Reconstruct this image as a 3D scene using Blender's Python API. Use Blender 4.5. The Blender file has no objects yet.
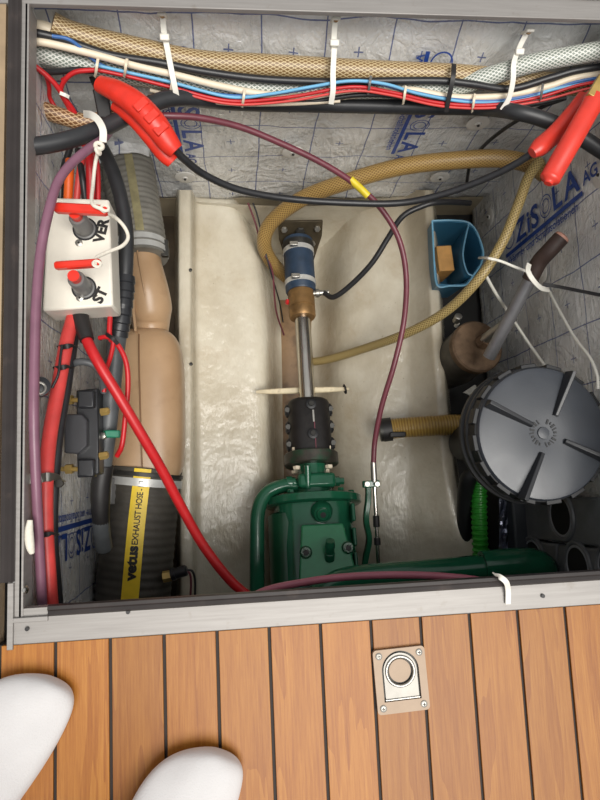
import bpy, bmesh, math, random
from mathutils import Vector as V, Matrix
random.seed(7)
sc = bpy.context.scene
COL = sc.collection
# ------------------------------------------------------------------ camera
FPX, HC = 600.0, 0.66
_n = V((-55, 75, 600)).normalized()
_x = V((6260, -210, 600)); _x = (_x - _x.dot(_n)*_n).normalized()
_z = -_n; _y = _z.cross(_x)
CAMP = V((0, 0, HC))
def ray(px, py):
    d = V((px-300, py-400, FPX)); return V((_x.dot(d), _y.dot(d), _z.dot(d)))
def P(px, py, z):
    d = ray(px, py); return CAMP + d*((z-HC)/d.z)
def PY(px, py, Y):
    d = ray(px, py); return CAMP + d*(Y/d.y)
def PX(px, py, X):
    d = ray(px, py); return CAMP + d*(X/d.x)
cd = bpy.data.cameras.new('camera'); cam = bpy.data.objects.new('camera', cd); COL.objects.link(cam)
cd.sensor_fit = 'VERTICAL'; cd.sensor_height = 24.0; cd.lens = 24.0*FPX/800.0
cd.clip_start = 0.02; cd.clip_end = 50
cam.matrix_world = Matrix(((_x.x, -_x.y, -_x.z, 0), (_y.x, -_y.y, -_y.z, 0), (_z.x, -_z.y, -_z.z, HC), (0, 0, 0, 1)))
sc.camera = cam
# ------------------------------------------------------------------ light
w = bpy.data.worlds.new('sky'); sc.world = w; w.use_nodes = True
bg = w.node_tree.nodes['Background']; bg.inputs[0].default_value = (0.97, 0.98, 1.0, 1); bg.inputs[1].default_value = 0.47
def sun(name, energy, angle, direction, col):
    l = bpy.data.lights.new(name, 'SUN'); l.energy = energy; l.angle = math.radians(angle); l.color = col
    o = bpy.data.objects.new(name, l); COL.objects.link(o)
    o.rotation_euler = V(direction).to_track_quat('-Z', 'Y').to_euler(); o.location = (0, 0, 3)
sun('hazy_sun', 3.0, 38, (-0.18, 0.28, -1), (1.0, 0.97, 0.92))
vs = sc.view_settings; vs.view_transform = 'Standard'; vs.look = 'None'; vs.gamma = 1; vs.exposure = 0.18
vs.use_curve_mapping = False
# ------------------------------------------------------------------ materials
def lin(h):
    if isinstance(h, str):
        h = h.lstrip('#'); h = [int(h[i:i+2], 16)/255 for i in (0, 2, 4)]
    else: h = [c/255 for c in h]
    return tuple((c/12.92 if c <= .04045 else ((c+.055)/1.055)**2.4) for c in h) + (1,)
MATS = {}
class N:
    def __init__(s, name):
        s.m = bpy.data.materials.new(name); s.m.use_nodes = True; s.t = s.m.node_tree
        s.b = s.t.nodes['Principled BSDF']; MATS[name] = s.m
    def new(s, typ, **k):
        n = s.t.nodes.new(typ)
        for a, v in k.items(): setattr(n, a, v)
        return n
    def link(s, a, b): s.t.links.new(a, b)
    def math(s, op, a, b=None, c=None):
        n = s.new('ShaderNodeMath', operation=op)
        for i, v in enumerate((a, b, c)):
            if v is None: continue
            if isinstance(v, (int, float)): n.inputs[i].default_value = v
            else: s.link(v, n.inputs[i])
        return n.outputs[0]
    def mix(s, f, a, b):
        n = s.new('ShaderNodeMix', data_type='RGBA')
        for i, v in ((0, f), (6, a), (7, b)):
            if isinstance(v, (int, float)): n.inputs[i].default_value = v
            elif isinstance(v, tuple): n.inputs[i].default_value = v
            else: s.link(v, n.inputs[i])
        return n.outputs[2]
    def noise(s, scale, detail=4, vec=None, rough=.55, dist=0):
        n = s.new('ShaderNodeTexNoise'); n.inputs['Scale'].default_value = scale; n.inputs['Detail'].default_value = detail
        n.inputs['Roughness'].default_value = rough; n.inputs['Distortion'].default_value = dist
        if vec is None: vec = s.obj()
        s.link(vec, n.inputs['Vector']); return n.outputs[0]
    def obj(s):
        if not hasattr(s, '_tc'): s._tc = s.new('ShaderNodeTexCoord')
        return s._tc.outputs['Object']
    def geo(s):
        if not hasattr(s, '_gp'): s._gp = s.new('ShaderNodeNewGeometry')
        return s._gp.outputs['Position']
    def uv(s):
        if not hasattr(s, '_uv'):
            s._tc2 = s.new('ShaderNodeTexCoord'); s._sp = s.new('ShaderNodeSeparateXYZ'); s.link(s._tc2.outputs['UV'], s._sp.inputs[0]); s._uv = 1
        return s._sp.outputs[0], s._sp.outputs[1]
    def mapv(s, vec, scale, loc=(0, 0, 0)):
        n = s.new('ShaderNodeMapping'); n.inputs['Scale'].default_value = scale; n.inputs['Location'].default_value = loc
        s.link(vec, n.inputs['Vector']); return n.outputs[0]
    def ramp(s, f, stops):
        n = s.new('ShaderNodeValToRGB'); e = n.color_ramp.elements
        while len(e) < len(stops): e.new(.5)
        for i, (p, c) in enumerate(stops): e[i].position = p; e[i].color = c if isinstance(c, tuple) else (c, c, c, 1)
        s.link(f, n.inputs[0]); return n.outputs[0]
    def bump(s, h, strength, dist=.001):
        n = s.new('ShaderNodeBump'); n.inputs['Strength'].default_value = strength; n.inputs['Distance'].default_value = dist
        s.link(h, n.inputs['Height']); s.link(n.outputs[0], s.b.inputs['Normal']); return n
    def set(s, col=None, rough=None, metal=None, spec=None, **k):
        for nm, v in (('Base Color', col), ('Roughness', rough), ('Metallic', metal), ('Specular IOR Level', spec)):
            if v is None: continue
            if isinstance(v, (int, float, tuple)): s.b.inputs[nm].default_value = v
            else: s.link(v, s.b.inputs[nm])
        return s.m
def simple(name, hexc, rough=.5, metal=0, var=.12, vscale=40, bump=0, bscale=200, spec=.5, dirt=None):
    n = N(name); c = lin(hexc)
    f = n.noise(vscale, 4)
    a = tuple(min(1, x*(1-var)) for x in c[:3]) + (1,); b = tuple(min(1, x*(1+var)) for x in c[:3]) + (1,)
    col = n.mix(n.ramp(f, [(.3, 0), (.7, 1)]), a, b)
    if dirt:
        g = n.ramp(n.noise(dirt[1], 6), [(dirt[2], 0), (dirt[2]+.15, 1)])
        col = n.mix(n.math('MULTIPLY', g, dirt[3]), col, lin(dirt[0]))
    n.set(col, rough, metal, spec)
    if bump: n.bump(n.noise(bscale, 3), bump)
    return n.m
# wood planks
def wood():
    n = N('teak_laminate')
    oi = n.new('ShaderNodeObjectInfo')
    rnd = oi.outputs['Random']
    comb = n.new('ShaderNodeCombineXYZ'); n.link(n.math('MULTIPLY', rnd, 7.0), comb.inputs[0]); n.link(n.math('MULTIPLY', rnd, 31.0), comb.inputs[1])
    add = n.new('ShaderNodeVectorMath', operation='ADD'); n.link(n.geo(), add.inputs[0]); n.link(comb.outputs[0], add.inputs[1])
    v = add.outputs[0]
    broad = n.noise(1, 3, n.mapv(v, (30, 2.2, 20)), .5, .5)
    rings = n.math('FRACT', n.math('MULTIPLY', broad, 5))
    fine = n.noise(1, 5, n.mapv(v, (420, 14, 200)), .65)
    vfine = n.noise(1, 4, n.mapv(v, (1500, 60, 600)), .7)
    g = n.math('ADD', n.math('MULTIPLY', rings, .16), n.math('ADD', n.math('MULTIPLY', fine, .62), n.math('MULTIPLY', vfine, .3)))
    col = n.ramp(g, [(.2, lin('733d10')), (.42, lin('955819')), (.6, lin('a66a25')), (.85, lin('b87f37'))])
    tone = n.math('ADD', n.math('MULTIPLY', rnd, .3), .84)
    hs = n.new('ShaderNodeHueSaturation'); n.link(col, hs.inputs['Color']); n.link(tone, hs.inputs['Value'])
    n.set(hs.outputs[0], .42, 0, .4); n.bump(vfine, .08)
    return n.m
WOOD = wood()
CAULK = simple('black_caulk', '2a211c', .7)
def foil(name, axis, su=.09, ou=0.0, ov=0.0):
    n = N(name)
    sp = n.new('ShaderNodeSeparateXYZ'); n.link(n.geo(), sp.inputs[0])
    u = n.math('ADD', sp.outputs[0 if axis == 'x' else 1], 5.0+ou); v = n.math('ADD', sp.outputs[2], 5.0+ov)
    wob = n.math('MULTIPLY', n.math('SUBTRACT', n.noise(9, 2, n.geo()), .5), .012)
    u = n.math('ADD', u, wob); v = n.math('ADD', v, wob)
    fu = n.math('FRACT', n.math('DIVIDE', u, su)); fv = n.math('FRACT', n.math('DIVIDE', v, su))
    du = n.math('ABSOLUTE', n.math('SUBTRACT', fu, .5)); dv = n.math('ABSOLUTE', n.math('SUBTRACT', fv, .5))
    # lines at cell borders, crosses at the centres
    L1 = n.math('MAXIMUM', n.math('GREATER_THAN', du, .489), n.math('GREATER_THAN', dv, .489))
    c1 = n.math('MULTIPLY', n.math('LESS_THAN', du, .011), n.math('LESS_THAN', dv, .075))
    c2 = n.math('MULTIPLY', n.math('LESS_THAN', dv, .011), n.math('LESS_THAN', du, .075))
    ink = n.math('MAXIMUM', L1, n.math('MAXIMUM', c1, c2))
    base = n.mix(n.ramp(n.noise(14, 5, n.geo()), [(.3, 0), (.7, 1)]), lin('d8d8d6'), lin('f8f8f6'))
    col = n.mix(n.math('MULTIPLY', ink, .8), base, lin('2a4488'))
    met = n.math('MULTIPLY', n.math('SUBTRACT', 1.0, ink), .15)
    n.set(col, n.math('ADD', n.math('MULTIPLY', n.noise(25, 3, n.geo()), .25), .14), met)
    sv = (120, 120, 18) if axis == 'x' else (120, 18, 120)
    wr = n.noise(1, 4, n.mapv(n.geo(), (90, 90, 22) if axis == 'x' else (60, 24, 130)), .6, 1.5)
    wr2 = n.noise(16, 3, n.geo(), .5, 2.0)
    rid = n.math('ABSOLUTE', n.math('SUBTRACT', wr2, .5))
    n.bump(n.math('ADD', n.math('MULTIPLY', wr, .8), n.math('MULTIPLY', rid, 1.7)), .7, .006)
    return n.m
FOIL_F = foil('foil_insulation_far', 'x', .09, .0, .0)
FOIL_S = foil('foil_insulation_side', 'y', .09, .02, .03)
def gelcoat():
    n = N('cream_gelcoat')
    f = n.noise(7, 6, n.geo(), .6)
    col = n.mix(n.ramp(f, [(.35, 0), (.65, 1)]), lin('b9ae98'), lin('d3ccba'))
    st = n.ramp(n.noise(11, 7, n.geo(), .7, .6), [(.55, 0), (.72, 1)])
    col = n.mix(n.math('MULTIPLY', st, .35), col, lin('a58c6a'))
    sp = n.ramp(n.noise(160, 2, n.geo()), [(.72, 0), (.76, 1)])
    col = n.mix(n.math('MULTIPLY', sp, .4), col, lin('6b5a45'))
    n.set(col, n.math('ADD', n.math('MULTIPLY', n.noise(20, 4, n.geo()), .25), .06), 0, .6)
    b = n.math('ADD', n.math('MULTIPLY', n.noise(1, 5, n.mapv(n.geo(), (190, 60, 120)), .65), .5), n.math('MULTIPLY', n.noise(16, 3, n.geo()), 2.2))
    n.bump(b, .5, .004)
    return n.m
GEL = gelcoat()
HULL = simple('brown_hull', '6d5d48', .55, 0, .25, 12, .3, 90, dirt=('2c241c', 9, .5, .6))
BULK = simple('bulkhead_paint', 'b5a88f', .4, 0, .12, 9, .25, 50, dirt=('8a7250', 8, .55, .4))
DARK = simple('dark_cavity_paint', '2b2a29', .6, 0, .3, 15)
def alu_m():
    n = N('brushed_aluminium')
    f = n.noise(1, 4, n.mapv(n.geo(), (12, 260, 60)), .6)
    col = n.mix(f, lin('827e7a'), lin('a4a09c'))
    d = n.ramp(n.noise(55, 5, n.geo()), [(.62, 0), (.72, 1)])
    col = n.mix(n.math('MULTIPLY', d, .35), col, lin('7d756a'))
    n.set(col, .5, .35); n.bump(f, .1); return n.m
ALU = alu_m()
CHROME = simple('polished_steel', 'd8d4cc', .22, 1.0, .05)
STEEL = simple('dull_steel', 'b3b0a8', .35, .9, .12, 60)
SATIN = simple('satin_stainless', '93806d', .5, .3, .05, 90)
DARKMET = simple('dark_metal', '3a3936', .45, .6, .2, 60)
BRONZE = simple('aged_bronze', '8a6a42', .45, .55, .25, 45, .2, 150, dirt=('4b3520', 30, .55, .7))
RUST = simple('tarnished_bronze', '77604a', .6, .35, .25, 50, .3, 150, dirt=('4c3a2a', 40, .5, .6))
BRASS = simple('brass', 'b79a5a', .4, .5, .15, 60)
RUBBER = simple('black_rubber', '232121', .5, 0, .2, 60)
SEAL = simple('seal_rubber', '2f2927', .38, 0, .2, 30, dirt=('5d5048', 24, .6, .5))
HOSEBLK = simple('black_hose_rubber', '2c2d2f', .42, 0, .15, 60)
BLKCABLE = simple('black_cable', '262628', .38, 0, .15, 80)
GREYCABLE = simple('grey_cable', '55585a', .45, 0, .12, 60)
BLKPL = simple('black_plastic', '26272a', .35, 0, .15, 40)
BLKPL2 = simple('black_moulded_plastic', '17181a', .5, 0, .2, 40)
def lidm():
    n = N('satin_black_lid')
    f = n.noise(18, 5)
    n.set(n.mix(f, lin('2c2f34'), lin('3b3f46')), n.math('ADD', n.math('MULTIPLY', n.noise(30, 4), .25), .22), 0, .6)
    n.bump(n.noise(500, 2), .06); return n.m
LID = lidm()
RED = simple('red_cable', 'be2024', .38, 0, .1, 60)
REDF = simple('faded_red_cable', 'cf4440', .42, 0, .12, 50)
REDPL = simple('red_plastic', 'd8301f', .35, 0, .12, 50, .15, 120)
REDGRIP = simple('red_vinyl_grip', 'd23a2c', .33, 0, .1, 40)
ORANGE = simple('orange_tape', 'e8641c', .45)
PURPLE = simple('purple_cable', '7d5566', .35, 0, .1, 60)
MAROON = simple('maroon_cable', '6a333d', .38, 0, .12, 60)
PINK = simple('pink_cable', 'a8606e', .35, 0, .08, 60)
CREAMC = simple('cream_cable', 'e6d8bf', .42, 0, .06, 60)
BLUEC = simple('blue_cable', '3b68a6', .4, 0, .08, 60)
LBLUEC = simple('light_blue_cable', '6fb0d6', .4, 0, .06, 60)
NYLON = simple('white_nylon', 'e6e3d8', .4, 0, .05, 60)
CORD = simple('white_cord', 'e2dccd', .75, 0, .08, 300, .4, 900)
PANEL = simple('white_switch_panel', 'e8e2d4', .38, 0, .05, 25, .08, 60, dirt=('a99c86', 40, .64, .5))
GREYPL = simple('grey_plastic', '6d6c6a', .4, 0, .12, 60)
INK = simple('black_ink', '1d1a18', .6)
BLUEINK = simple('blue_foil_print', '274a9c', .35, .15, .15, 60)
MUFF = None
def muffm():
    n = N('tan_muffler_plastic')
    f = n.noise(9, 5, n.geo())
    col = n.mix(n.ramp(f, [(.3, 0), (.7, 1)]), lin('a0805f'), lin('b89876'))
    d = n.ramp(n.noise(30, 6, n.geo()), [(.6, 0), (.75, 1)])
    col = n.mix(n.math('MULTIPLY', d, .3), col, lin('7e5b3a'))
    n.set(col, .33, 0, .5); n.bump(n.noise(60, 3, n.geo()), .08); return n.m
MUFF = muffm()
GREEN = simple('green_engine_paint', '1e5a40', .16, 0, .14, 22, .12, 60, .55, dirt=('123a28', 30, .6, .6))
DKGREEN = simple('dark_green_paint', '16492f', .3, 0, .2, 30)
GREENCLIP = simple('green_clip_plastic', '2f7f63', .4)
GREENTUBE = simple('bright_green_tube', '2a8a28', .35, 0, .2, 60)
BLUEHOSE = simple('blue_silicone_hose', '27384c', .45, 0, .2, 60, .2, 300)
BLUEPL = None
def bluepl():
    n = N('blue_translucent_plastic')
    n.set(lin('3a7494'), .35, 0, .5); n.b.inputs['Transmission Weight'].default_value = .15; return n.m
BLUEPL = bluepl()
PINE = simple('pine_block', 'c79453', .55, 0, .15, 50, .2, 120)
YELLOW = simple('yellow_label', 'ecc92a', .45, 0, .12, 40)
YTAPE = simple('yellow_tape', 'd8c22c', .45)
SOCKM = None
def sockm():
    n = N('white_cotton')
    n.set(n.mix(n.noise(30, 4), lin('cfcccb'), lin('dcdad9')), .9, 0, .2)
    u = n.noise(700, 2); n.bump(u, .35); n.b.inputs['Sheen Weight'].default_value = .2; return n.m
SOCKM = sockm()
SKIN = simple('skin', 'c99a7c', .5)
def braid(name, base, thread, k=110, nthr=18, wdt=.2, rough=.4, clear=0.0):
    n = N(name); u, v = n.uv()
    a = n.math('FRACT', n.math('ADD', n.math('MULTIPLY', u, k), n.math('MULTIPLY', v, nthr)))
    b = n.math('FRACT', n.math('ADD', n.math('SUBTRACT', n.math('MULTIPLY', u, k), n.math('MULTIPLY', v, nthr)), 200))
    da = n.math('ABSOLUTE', n.math('SUBTRACT', a, .5)); db = n.math('ABSOLUTE', n.math('SUBTRACT', b, .5))
    m = n.math('MAXIMUM', n.math('LESS_THAN', da, wdt), n.math('LESS_THAN', db, wdt))
    vr = n.noise(25, 4)
    col = n.mix(m, n.mix(vr, lin(base), tuple(c*.7 for c in lin(base)[:3])+(1,)), lin(thread))
    n.set(col, rough, 0, .5); n.bump(m, .25); return n.m
BRTAN = braid('tan_braided_hose', '86683f', 'cdb88f', 105, 20, .12)
BRCLR = braid('clear_braided_hose', '7f8a7e', 'd9dad2', 130, 16, .16)
BRBRN = braid('brown_braided_hose', '7a5230', 'c9a982', 95, 12, .12)
BRSML = braid('beige_braided_hose', '7d6738', 'b39f6c', 170, 10, .15)
BRTN2 = braid('ochre_braided_hose', '85642f', 'b0925a', 150, 18, .15)
def wirehose(name, c1, c2, k):
    n = N(name); u, v = n.uv()
    s = n.math('ADD', n.math('MULTIPLY', n.math('SINE', n.math('MULTIPLY', n.math('ADD', u, n.math('MULTIPLY', v, 1/k)), 6.28318*k)), .5), .5)
    n.set(n.mix(s, lin(c1), lin(c2)), .32, 0, .5); n.bump(s, .5, .002); return n.m
WIREHOSE = wirehose('amber_wire_hose', '8a6a30', 'a98a48', 190)
EXH = simple('grey_exhaust_rubber', '7a776f', .6, 0, .2, 30, .35, 250, dirt=('9a927e', 22, .58, .5))
EXH2 = simple('dark_exhaust_rubber', '47433c', .62, 0, .2, 40, .35, 300, dirt=('5f584a', 30, .6, .5))
ZINC = simple('zinc_band', 'c4c4c0', .35, .35, .1, 60)
SHAFTM = simple('polished_shaft', 'c9c4ba', .2, 1.0, .08, 30)
TAPE = simple('grey_tape', '8d8e8c', .6, .2, .1)
PIN = simple('white_washer', 'dad7d0', .5, 0, .06, 80)
FLAPM = simple('worn_steel_flap', '85827c', .42, .6, .1, 60)
CRATE = simple('dark_grey_crate', '626466', .45, 0, .2, 30)
GRIP = simple('brown_rubber_grip', '3a2a24', .6, 0, .2, 60, .2, 300)
PINKEND = simple('worn_grip_end', 'b98a78', .6)
# ------------------------------------------------------------------ mesh tools
def crom(pts, n=8):
    pts = [V(p) for p in pts]
    if len(pts) < 3: 
        return [pts[0].lerp(pts[-1], i/n) for i in range(n+1)]
    e = [pts[0]*2-pts[1]] + pts + [pts[-1]*2-pts[-2]]; out = []
    for i in range(1, len(e)-2):
        p0, p1, p2, p3 = e[i-1:i+3]
        for k in range(n):
            t = k/n; t2 = t*t; t3 = t2*t
            out.append(.5*((2*p1)+(p2-p0)*t+(2*p0-5*p1+4*p2-p3)*t2+(3*p1-p0-3*p2+p3)*t3))
    out.append(pts[-1]); return out
class MB:
    def __init__(s): s.v = []; s.f = []; s.uv = []
    def face(s, ids, uv=None): s.f.append(tuple(ids)); s.uv.append(uv or [(0, 0)]*len(ids))
    def add(s, vs): o = len(s.v); s.v += [V(a) for a in vs]; return o
    def sweep(s, path, prof, ref=None, scale=None, cap=True, rad=None):
        # path: list of points; prof: closed 2D loop; ref: direction held as profile +y
        n = len(path); m = len(prof); tang = []
        for i in range(n):
            a = path[max(0, i-1)]; b = path[min(n-1, i+1)]; tang.append((b-a).normalized())
        up = V(ref) if ref is not None else (V((0, 0, 1)) if abs(tang[0].z) < .9 else V((0, 1, 0)))
        base = len(s.v); L = 0; us = []
        for i in range(n):
            t = tang[i]
            if ref is not None: up2 = V(ref)
            else: up2 = up
            u_ = (up2 - up2.dot(t)*t)
            if u_.length < 1e-6: u_ = t.orthogonal()
            u_.normalize(); up = u_; r_ = t.cross(u_)
            if i: L += (path[i]-path[i-1]).length
            us.append(L); k = scale(i/(n-1), L) if scale else 1
            for (a, b) in prof: s.v.append(path[i] + r_*(a*k) + u_*(b*k))
        for i in range(n-1):
            for j in range(m):
                j2 = (j+1) % m
                s.face((base+i*m+j, base+i*m+j2, base+(i+1)*m+j2, base+(i+1)*m+j),
                       [(us[i], j/m), (us[i], (j+1)/m), (us[i+1], (j+1)/m), (us[i+1], j/m)])
        if cap:
            s.face([base+j for j in range(m)][::-1]); s.face([base+(n-1)*m+j for j in range(m)])
        return s
    def tube(s, pts, r, seg=12, n=8, scale=None, smooth=True, cap=True):
        path = crom(pts, n) if smooth else [V(p) for p in pts]
        return s.sweep(path, [(r*math.cos(2*math.pi*j/seg), r*math.sin(2*math.pi*j/seg)) for j in range(seg)], None, scale, cap)
    def cyl(s, a, b, r, r2=None, seg=20):
        r2 = r if r2 is None else r2; a = V(a); b = V(b)
        return s.lathe(a, b-a, [(0, r), (1, r2)], seg, norm=False)
    def lathe(s, o, axis, prof, seg=28, norm=True, cap=True):
        # prof: list of (distance along axis, radius)
        o = V(o); ax = V(axis); 
        if norm: ax.normalize()
        t = ax.normalized(); e1 = t.orthogonal().normalized(); e2 = t.cross(e1); base = len(s.v)
        for (d, r) in prof:
            for j in range(seg):
                a = 2*math.pi*j/seg; s.v.append(o + ax*d + (e1*math.cos(a)+e2*math.sin(a))*r)
        for i in range(len(prof)-1):
            for j in range(seg):
                j2 = (j+1) % seg
                s.face((base+i*seg+j, base+i*seg+j2, base+(i+1)*seg+j2, base+(i+1)*seg+j),
                       [(prof[i][0], j/seg), (prof[i][0], (j+1)/seg), (prof[i+1][0], (j+1)/seg), (prof[i+1][0], j/seg)])
        if cap:
            s.face([base+j for j in range(seg)][::-1]); k = base+(len(prof)-1)*seg; s.face([k+j for j in range(seg)])
        return s
    def box(s, c, size, R=None):
        c = V(c); hx, hy, hz = [q/2 for q in size]; R = R or Matrix.Identity(3)
        o = s.add([c + R @ V((sx*hx, sy*hy, sz*hz)) for sz in (-1, 1) for sy in (-1, 1) for sx in (-1, 1)])
        for q in ((0, 2, 3, 1), (4, 5, 7, 6), (0, 1, 5, 4), (2, 6, 7, 3), (0, 4, 6, 2), (1, 3, 7, 5)): s.face([o+i for i in q])
        return s
    def prism(s, loop, off):
        # loop: planar list of points; off: extrusion vector
        n = len(loop); a = s.add(loop); b = s.add([V(p)+V(off) for p in loop])
        s.face([a+i for i in range(n)][::-1]); s.face([b+i for i in range(n)])
        for i in range(n): j = (i+1) % n; s.face((a+i, a+j, b+j, b+i))
        return s
    def torus(s, c, axis, R_, r, seg=32, sseg=10):
        c = V(c); t = V(axis).normalized(); e1 = t.orthogonal().normalized(); e2 = t.cross(e1); base = len(s.v)
        for i in range(seg):
            a = 2*math.pi*i/seg; d = e1*math.cos(a)+e2*math.sin(a)
            for j in range(sseg):
                b = 2*math.pi*j/sseg; s.v.append(c + d*(R_+r*math.cos(b)) + t*(r*math.sin(b)))
        for i in range(seg):
            for j in range(sseg):
                i2 = (i+1) % seg; j2 = (j+1) % sseg
                s.face((base+i*sseg+j, base+i2*sseg+j, base+i2*sseg+j2, base+i*sseg+j2))
        return s
    def grid(s, fn, nu, nv):
        o = len(s.v)
        for i in range(nu+1):
            for j in range(nv+1): s.v.append(V(fn(i/nu, j/nv)))
        for i in range(nu):
            for j in range(nv):
                a = o+i*(nv+1)+j; s.face((a, a+nv+1, a+nv+2, a+1), [(i/nu, j/nv), ((i+1)/nu, j/nv), ((i+1)/nu, (j+1)/nv), (i/nu, (j+1)/nv)])
        return s
ORG = {}
def fixn(me):
    b = bmesh.new(); b.from_mesh(me); bmesh.ops.recalc_face_normals(b, faces=b.faces); b.to_mesh(me); b.free()
def obj(name, mb, m, parent=None, bevel=0, sharp=38, recalc=True, flat=False, subsurf=0):
    if parent is None:
        xs = [v.x for v in mb.v]; ys = [v.y for v in mb.v]; zs = [v.z for v in mb.v]
        org = V(((min(xs)+max(xs))/2, (min(ys)+max(ys))/2, min(zs)))
    else: org = ORG[parent.name]
    me = bpy.data.meshes.new(name); me.from_pydata([v-org for v in mb.v], [], mb.f)
    ul = me.uv_layers.new(name='UVMap'); k = 0
    for fi, f in enumerate(mb.f):
        for c in mb.uv[fi]: ul.data[k].uv = c; k += 1
    if recalc: fixn(me)
    if not flat:
        for p in me.polygons: p.use_smooth = True
        me.set_sharp_from_angle(angle=math.radians(sharp))
    me.materials.append(m)
    o = bpy.data.objects.new(name, me); COL.objects.link(o)
    if parent is None: o.location = org
    else: o.parent = parent
    ORG[o.name] = org
    if bevel:
        bm_ = o.modifiers.new('bevel', 'BEVEL'); bm_.width = bevel; bm_.segments = 2; bm_.limit_method = 'ANGLE'; bm_.angle_limit = math.radians(35)
    if subsurf:
        q = o.modifiers.new('subdivision', 'SUBSURF'); q.levels = subsurf; q.render_levels = subsurf
    return o
def tag(o, label, cat=None, group=None, kind=None):
    if label: o['label'] = label
    if cat: o['category'] = cat
    if group: o['group'] = group
    if kind: o['kind'] = kind
    return o
def thing(name, loc, label, cat, group=None, kind=None):
    o = bpy.data.objects.new(name, None); COL.objects.link(o); o.location = loc; o.empty_display_size = .02
    ORG[o.name] = V(loc); return tag(o, label, cat, group, kind)
def struct(name, mb, m, label, **k):
    return tag(obj(name, mb, m, **k), label, None, None, 'structure')
TW = {}
def tmesh(s, size, bold=0.0, align='LEFT', spacing=1.0, shear=0):
    c = bpy.data.curves.new('lettering', 'FONT'); c.body = s; c.size = size; c.offset = bold; c.align_x = align; c.space_character = spacing
    c.shear = shear; c.resolution_u = 3
    o = bpy.data.objects.new('lettering', c); COL.objects.link(o)
    dg = bpy.context.evaluated_depsgraph_get(); me = o.evaluated_get(dg).to_mesh()
    vs = [v.co.copy() for v in me.vertices]; fs = [tuple(p.vertices) for p in me.polygons]
    o.evaluated_get(dg).to_mesh_clear(); bpy.data.objects.remove(o); bpy.data.curves.remove(c)
    return vs, fs
def text(s, size, fn, m, parent, bold=0, align='LEFT', spacing=1, name='lettering', shear=0):
    vs, fs = tmesh(s, size, bold, align, spacing, shear); mb = MB(); mb.v = [V(fn(v.x, v.y)) for v in vs]
    for f in fs: mb.face(f)
    return obj(name, mb, m, parent, recalc=False, flat=True)
def cable(name, pts, r, m, label, cat='cable', group=None, seg=10, n=8, scale=None):
    return tag(obj(name, MB().tube(pts, r, seg, n, scale), m), label, cat, group)
def Zs(*pts): return [P(*p) for p in pts]
WA, WB = (.60, -.02), (.545, -.165)      # the far wall leans back above its fold (Y, Z)
_wn = V((0, -(WA[1]-WB[1]), WA[0]-WB[0])).normalized()
def PW(px, py, d=0.0):
    # point on the far wall, or d in front of it
    r = ray(px, py); a = V((0, WA[0], WA[1]))+_wn*d
    t1 = (a-CAMP).dot(_wn)/r.dot(_wn); t2 = (WB[0]-d)/r.y
    return CAMP + r*max(t1, t2)
def Ys(Y, *pts): return [PW(x, y, (.545-Y)*.8) for x, y in pts]
def Ym(*pts): return [PW(x, y, (.545-Y)*.8) for x, y, Y in pts]
def Xs(X, *pts): return [PX(x, y, X) for x, y in pts]
def rect(w_, h_, c=.25):
    a, b = w_/2, h_/2; k = min(a, b)*c
    return [(a-k, -b), (a, -b+k), (a, b-k), (a-k, b), (-a+k, b), (-a, b-k), (-a, -b+k), (-a+k, -b)]
def ellp(a, b, seg=14): return [(a*math.cos(2*math.pi*j/seg), b*math.sin(2*math.pi*j/seg)) for j in range(seg)]
def frame3(axis_y, up=(0, 0, 1)):
    y = V(axis_y).normalized(); u = V(up); z = (u-u.dot(y)*y).normalized(); x = y.cross(z)
    return Matrix((x, y, z)).transposed()
def ring_pts(c, axis, r, n=24, a0=0, a1=2*math.pi):
    t = V(axis).normalized(); e1 = t.orthogonal().normalized(); e2 = t.cross(e1); c = V(c)
    return [c+(e1*math.cos(a0+(a1-a0)*i/n)+e2*math.sin(a0+(a1-a0)*i/n))*r for i in range(n+1)]
def band(mb, c, axis, r, width, thick=.0012, seg=28):
    return mb.lathe(V(c)-V(axis).normalized()*width/2, axis, [(0, r), (0, r+thick), (width, r+thick), (width, r), (0, r)], seg, cap=False)
from mathutils import noise as mn
XL, XR, YF, YD = -.25, .52, .545, -.161
# ------------------------------------------------------------------ deck
deck = struct('floor', MB().box((.1, -.55, -.0125), (1.0, .778, .021)), CAULK, 'teak look deck of narrow planks with black caulk lines below the open hatch')
PITCH = .0546
for k in range(-3, 15):
    x0 = -.1985 + PITCH*k + .0017; x1 = x0 + PITCH - .0034
    if x0 > .56 or x1 < -.39: continue
    x0 = max(x0, -.385); x1 = min(x1, .59)
    o = obj('plank', MB().box(((x0+x1)/2, (YD-.9385)/2, -.002), (x1-x0, .9385+YD, .0055)), WOOD, deck, bevel=.0004)
struct('side_deck', MB().box((-.43, .2, -.012), (.345, 2.28, .02)).box((.76, .2, -.012), (.48, 2.28, .02)).box((.131, .99, -.012), (.778, .72, .02)),
       simple('side_deck_board', '9a8468', .55, 0, .18, 20, .15, 60, dirt=('6a5844', 14, .55, .5)), 'dull tan board along the left edge of the hatch')
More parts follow.
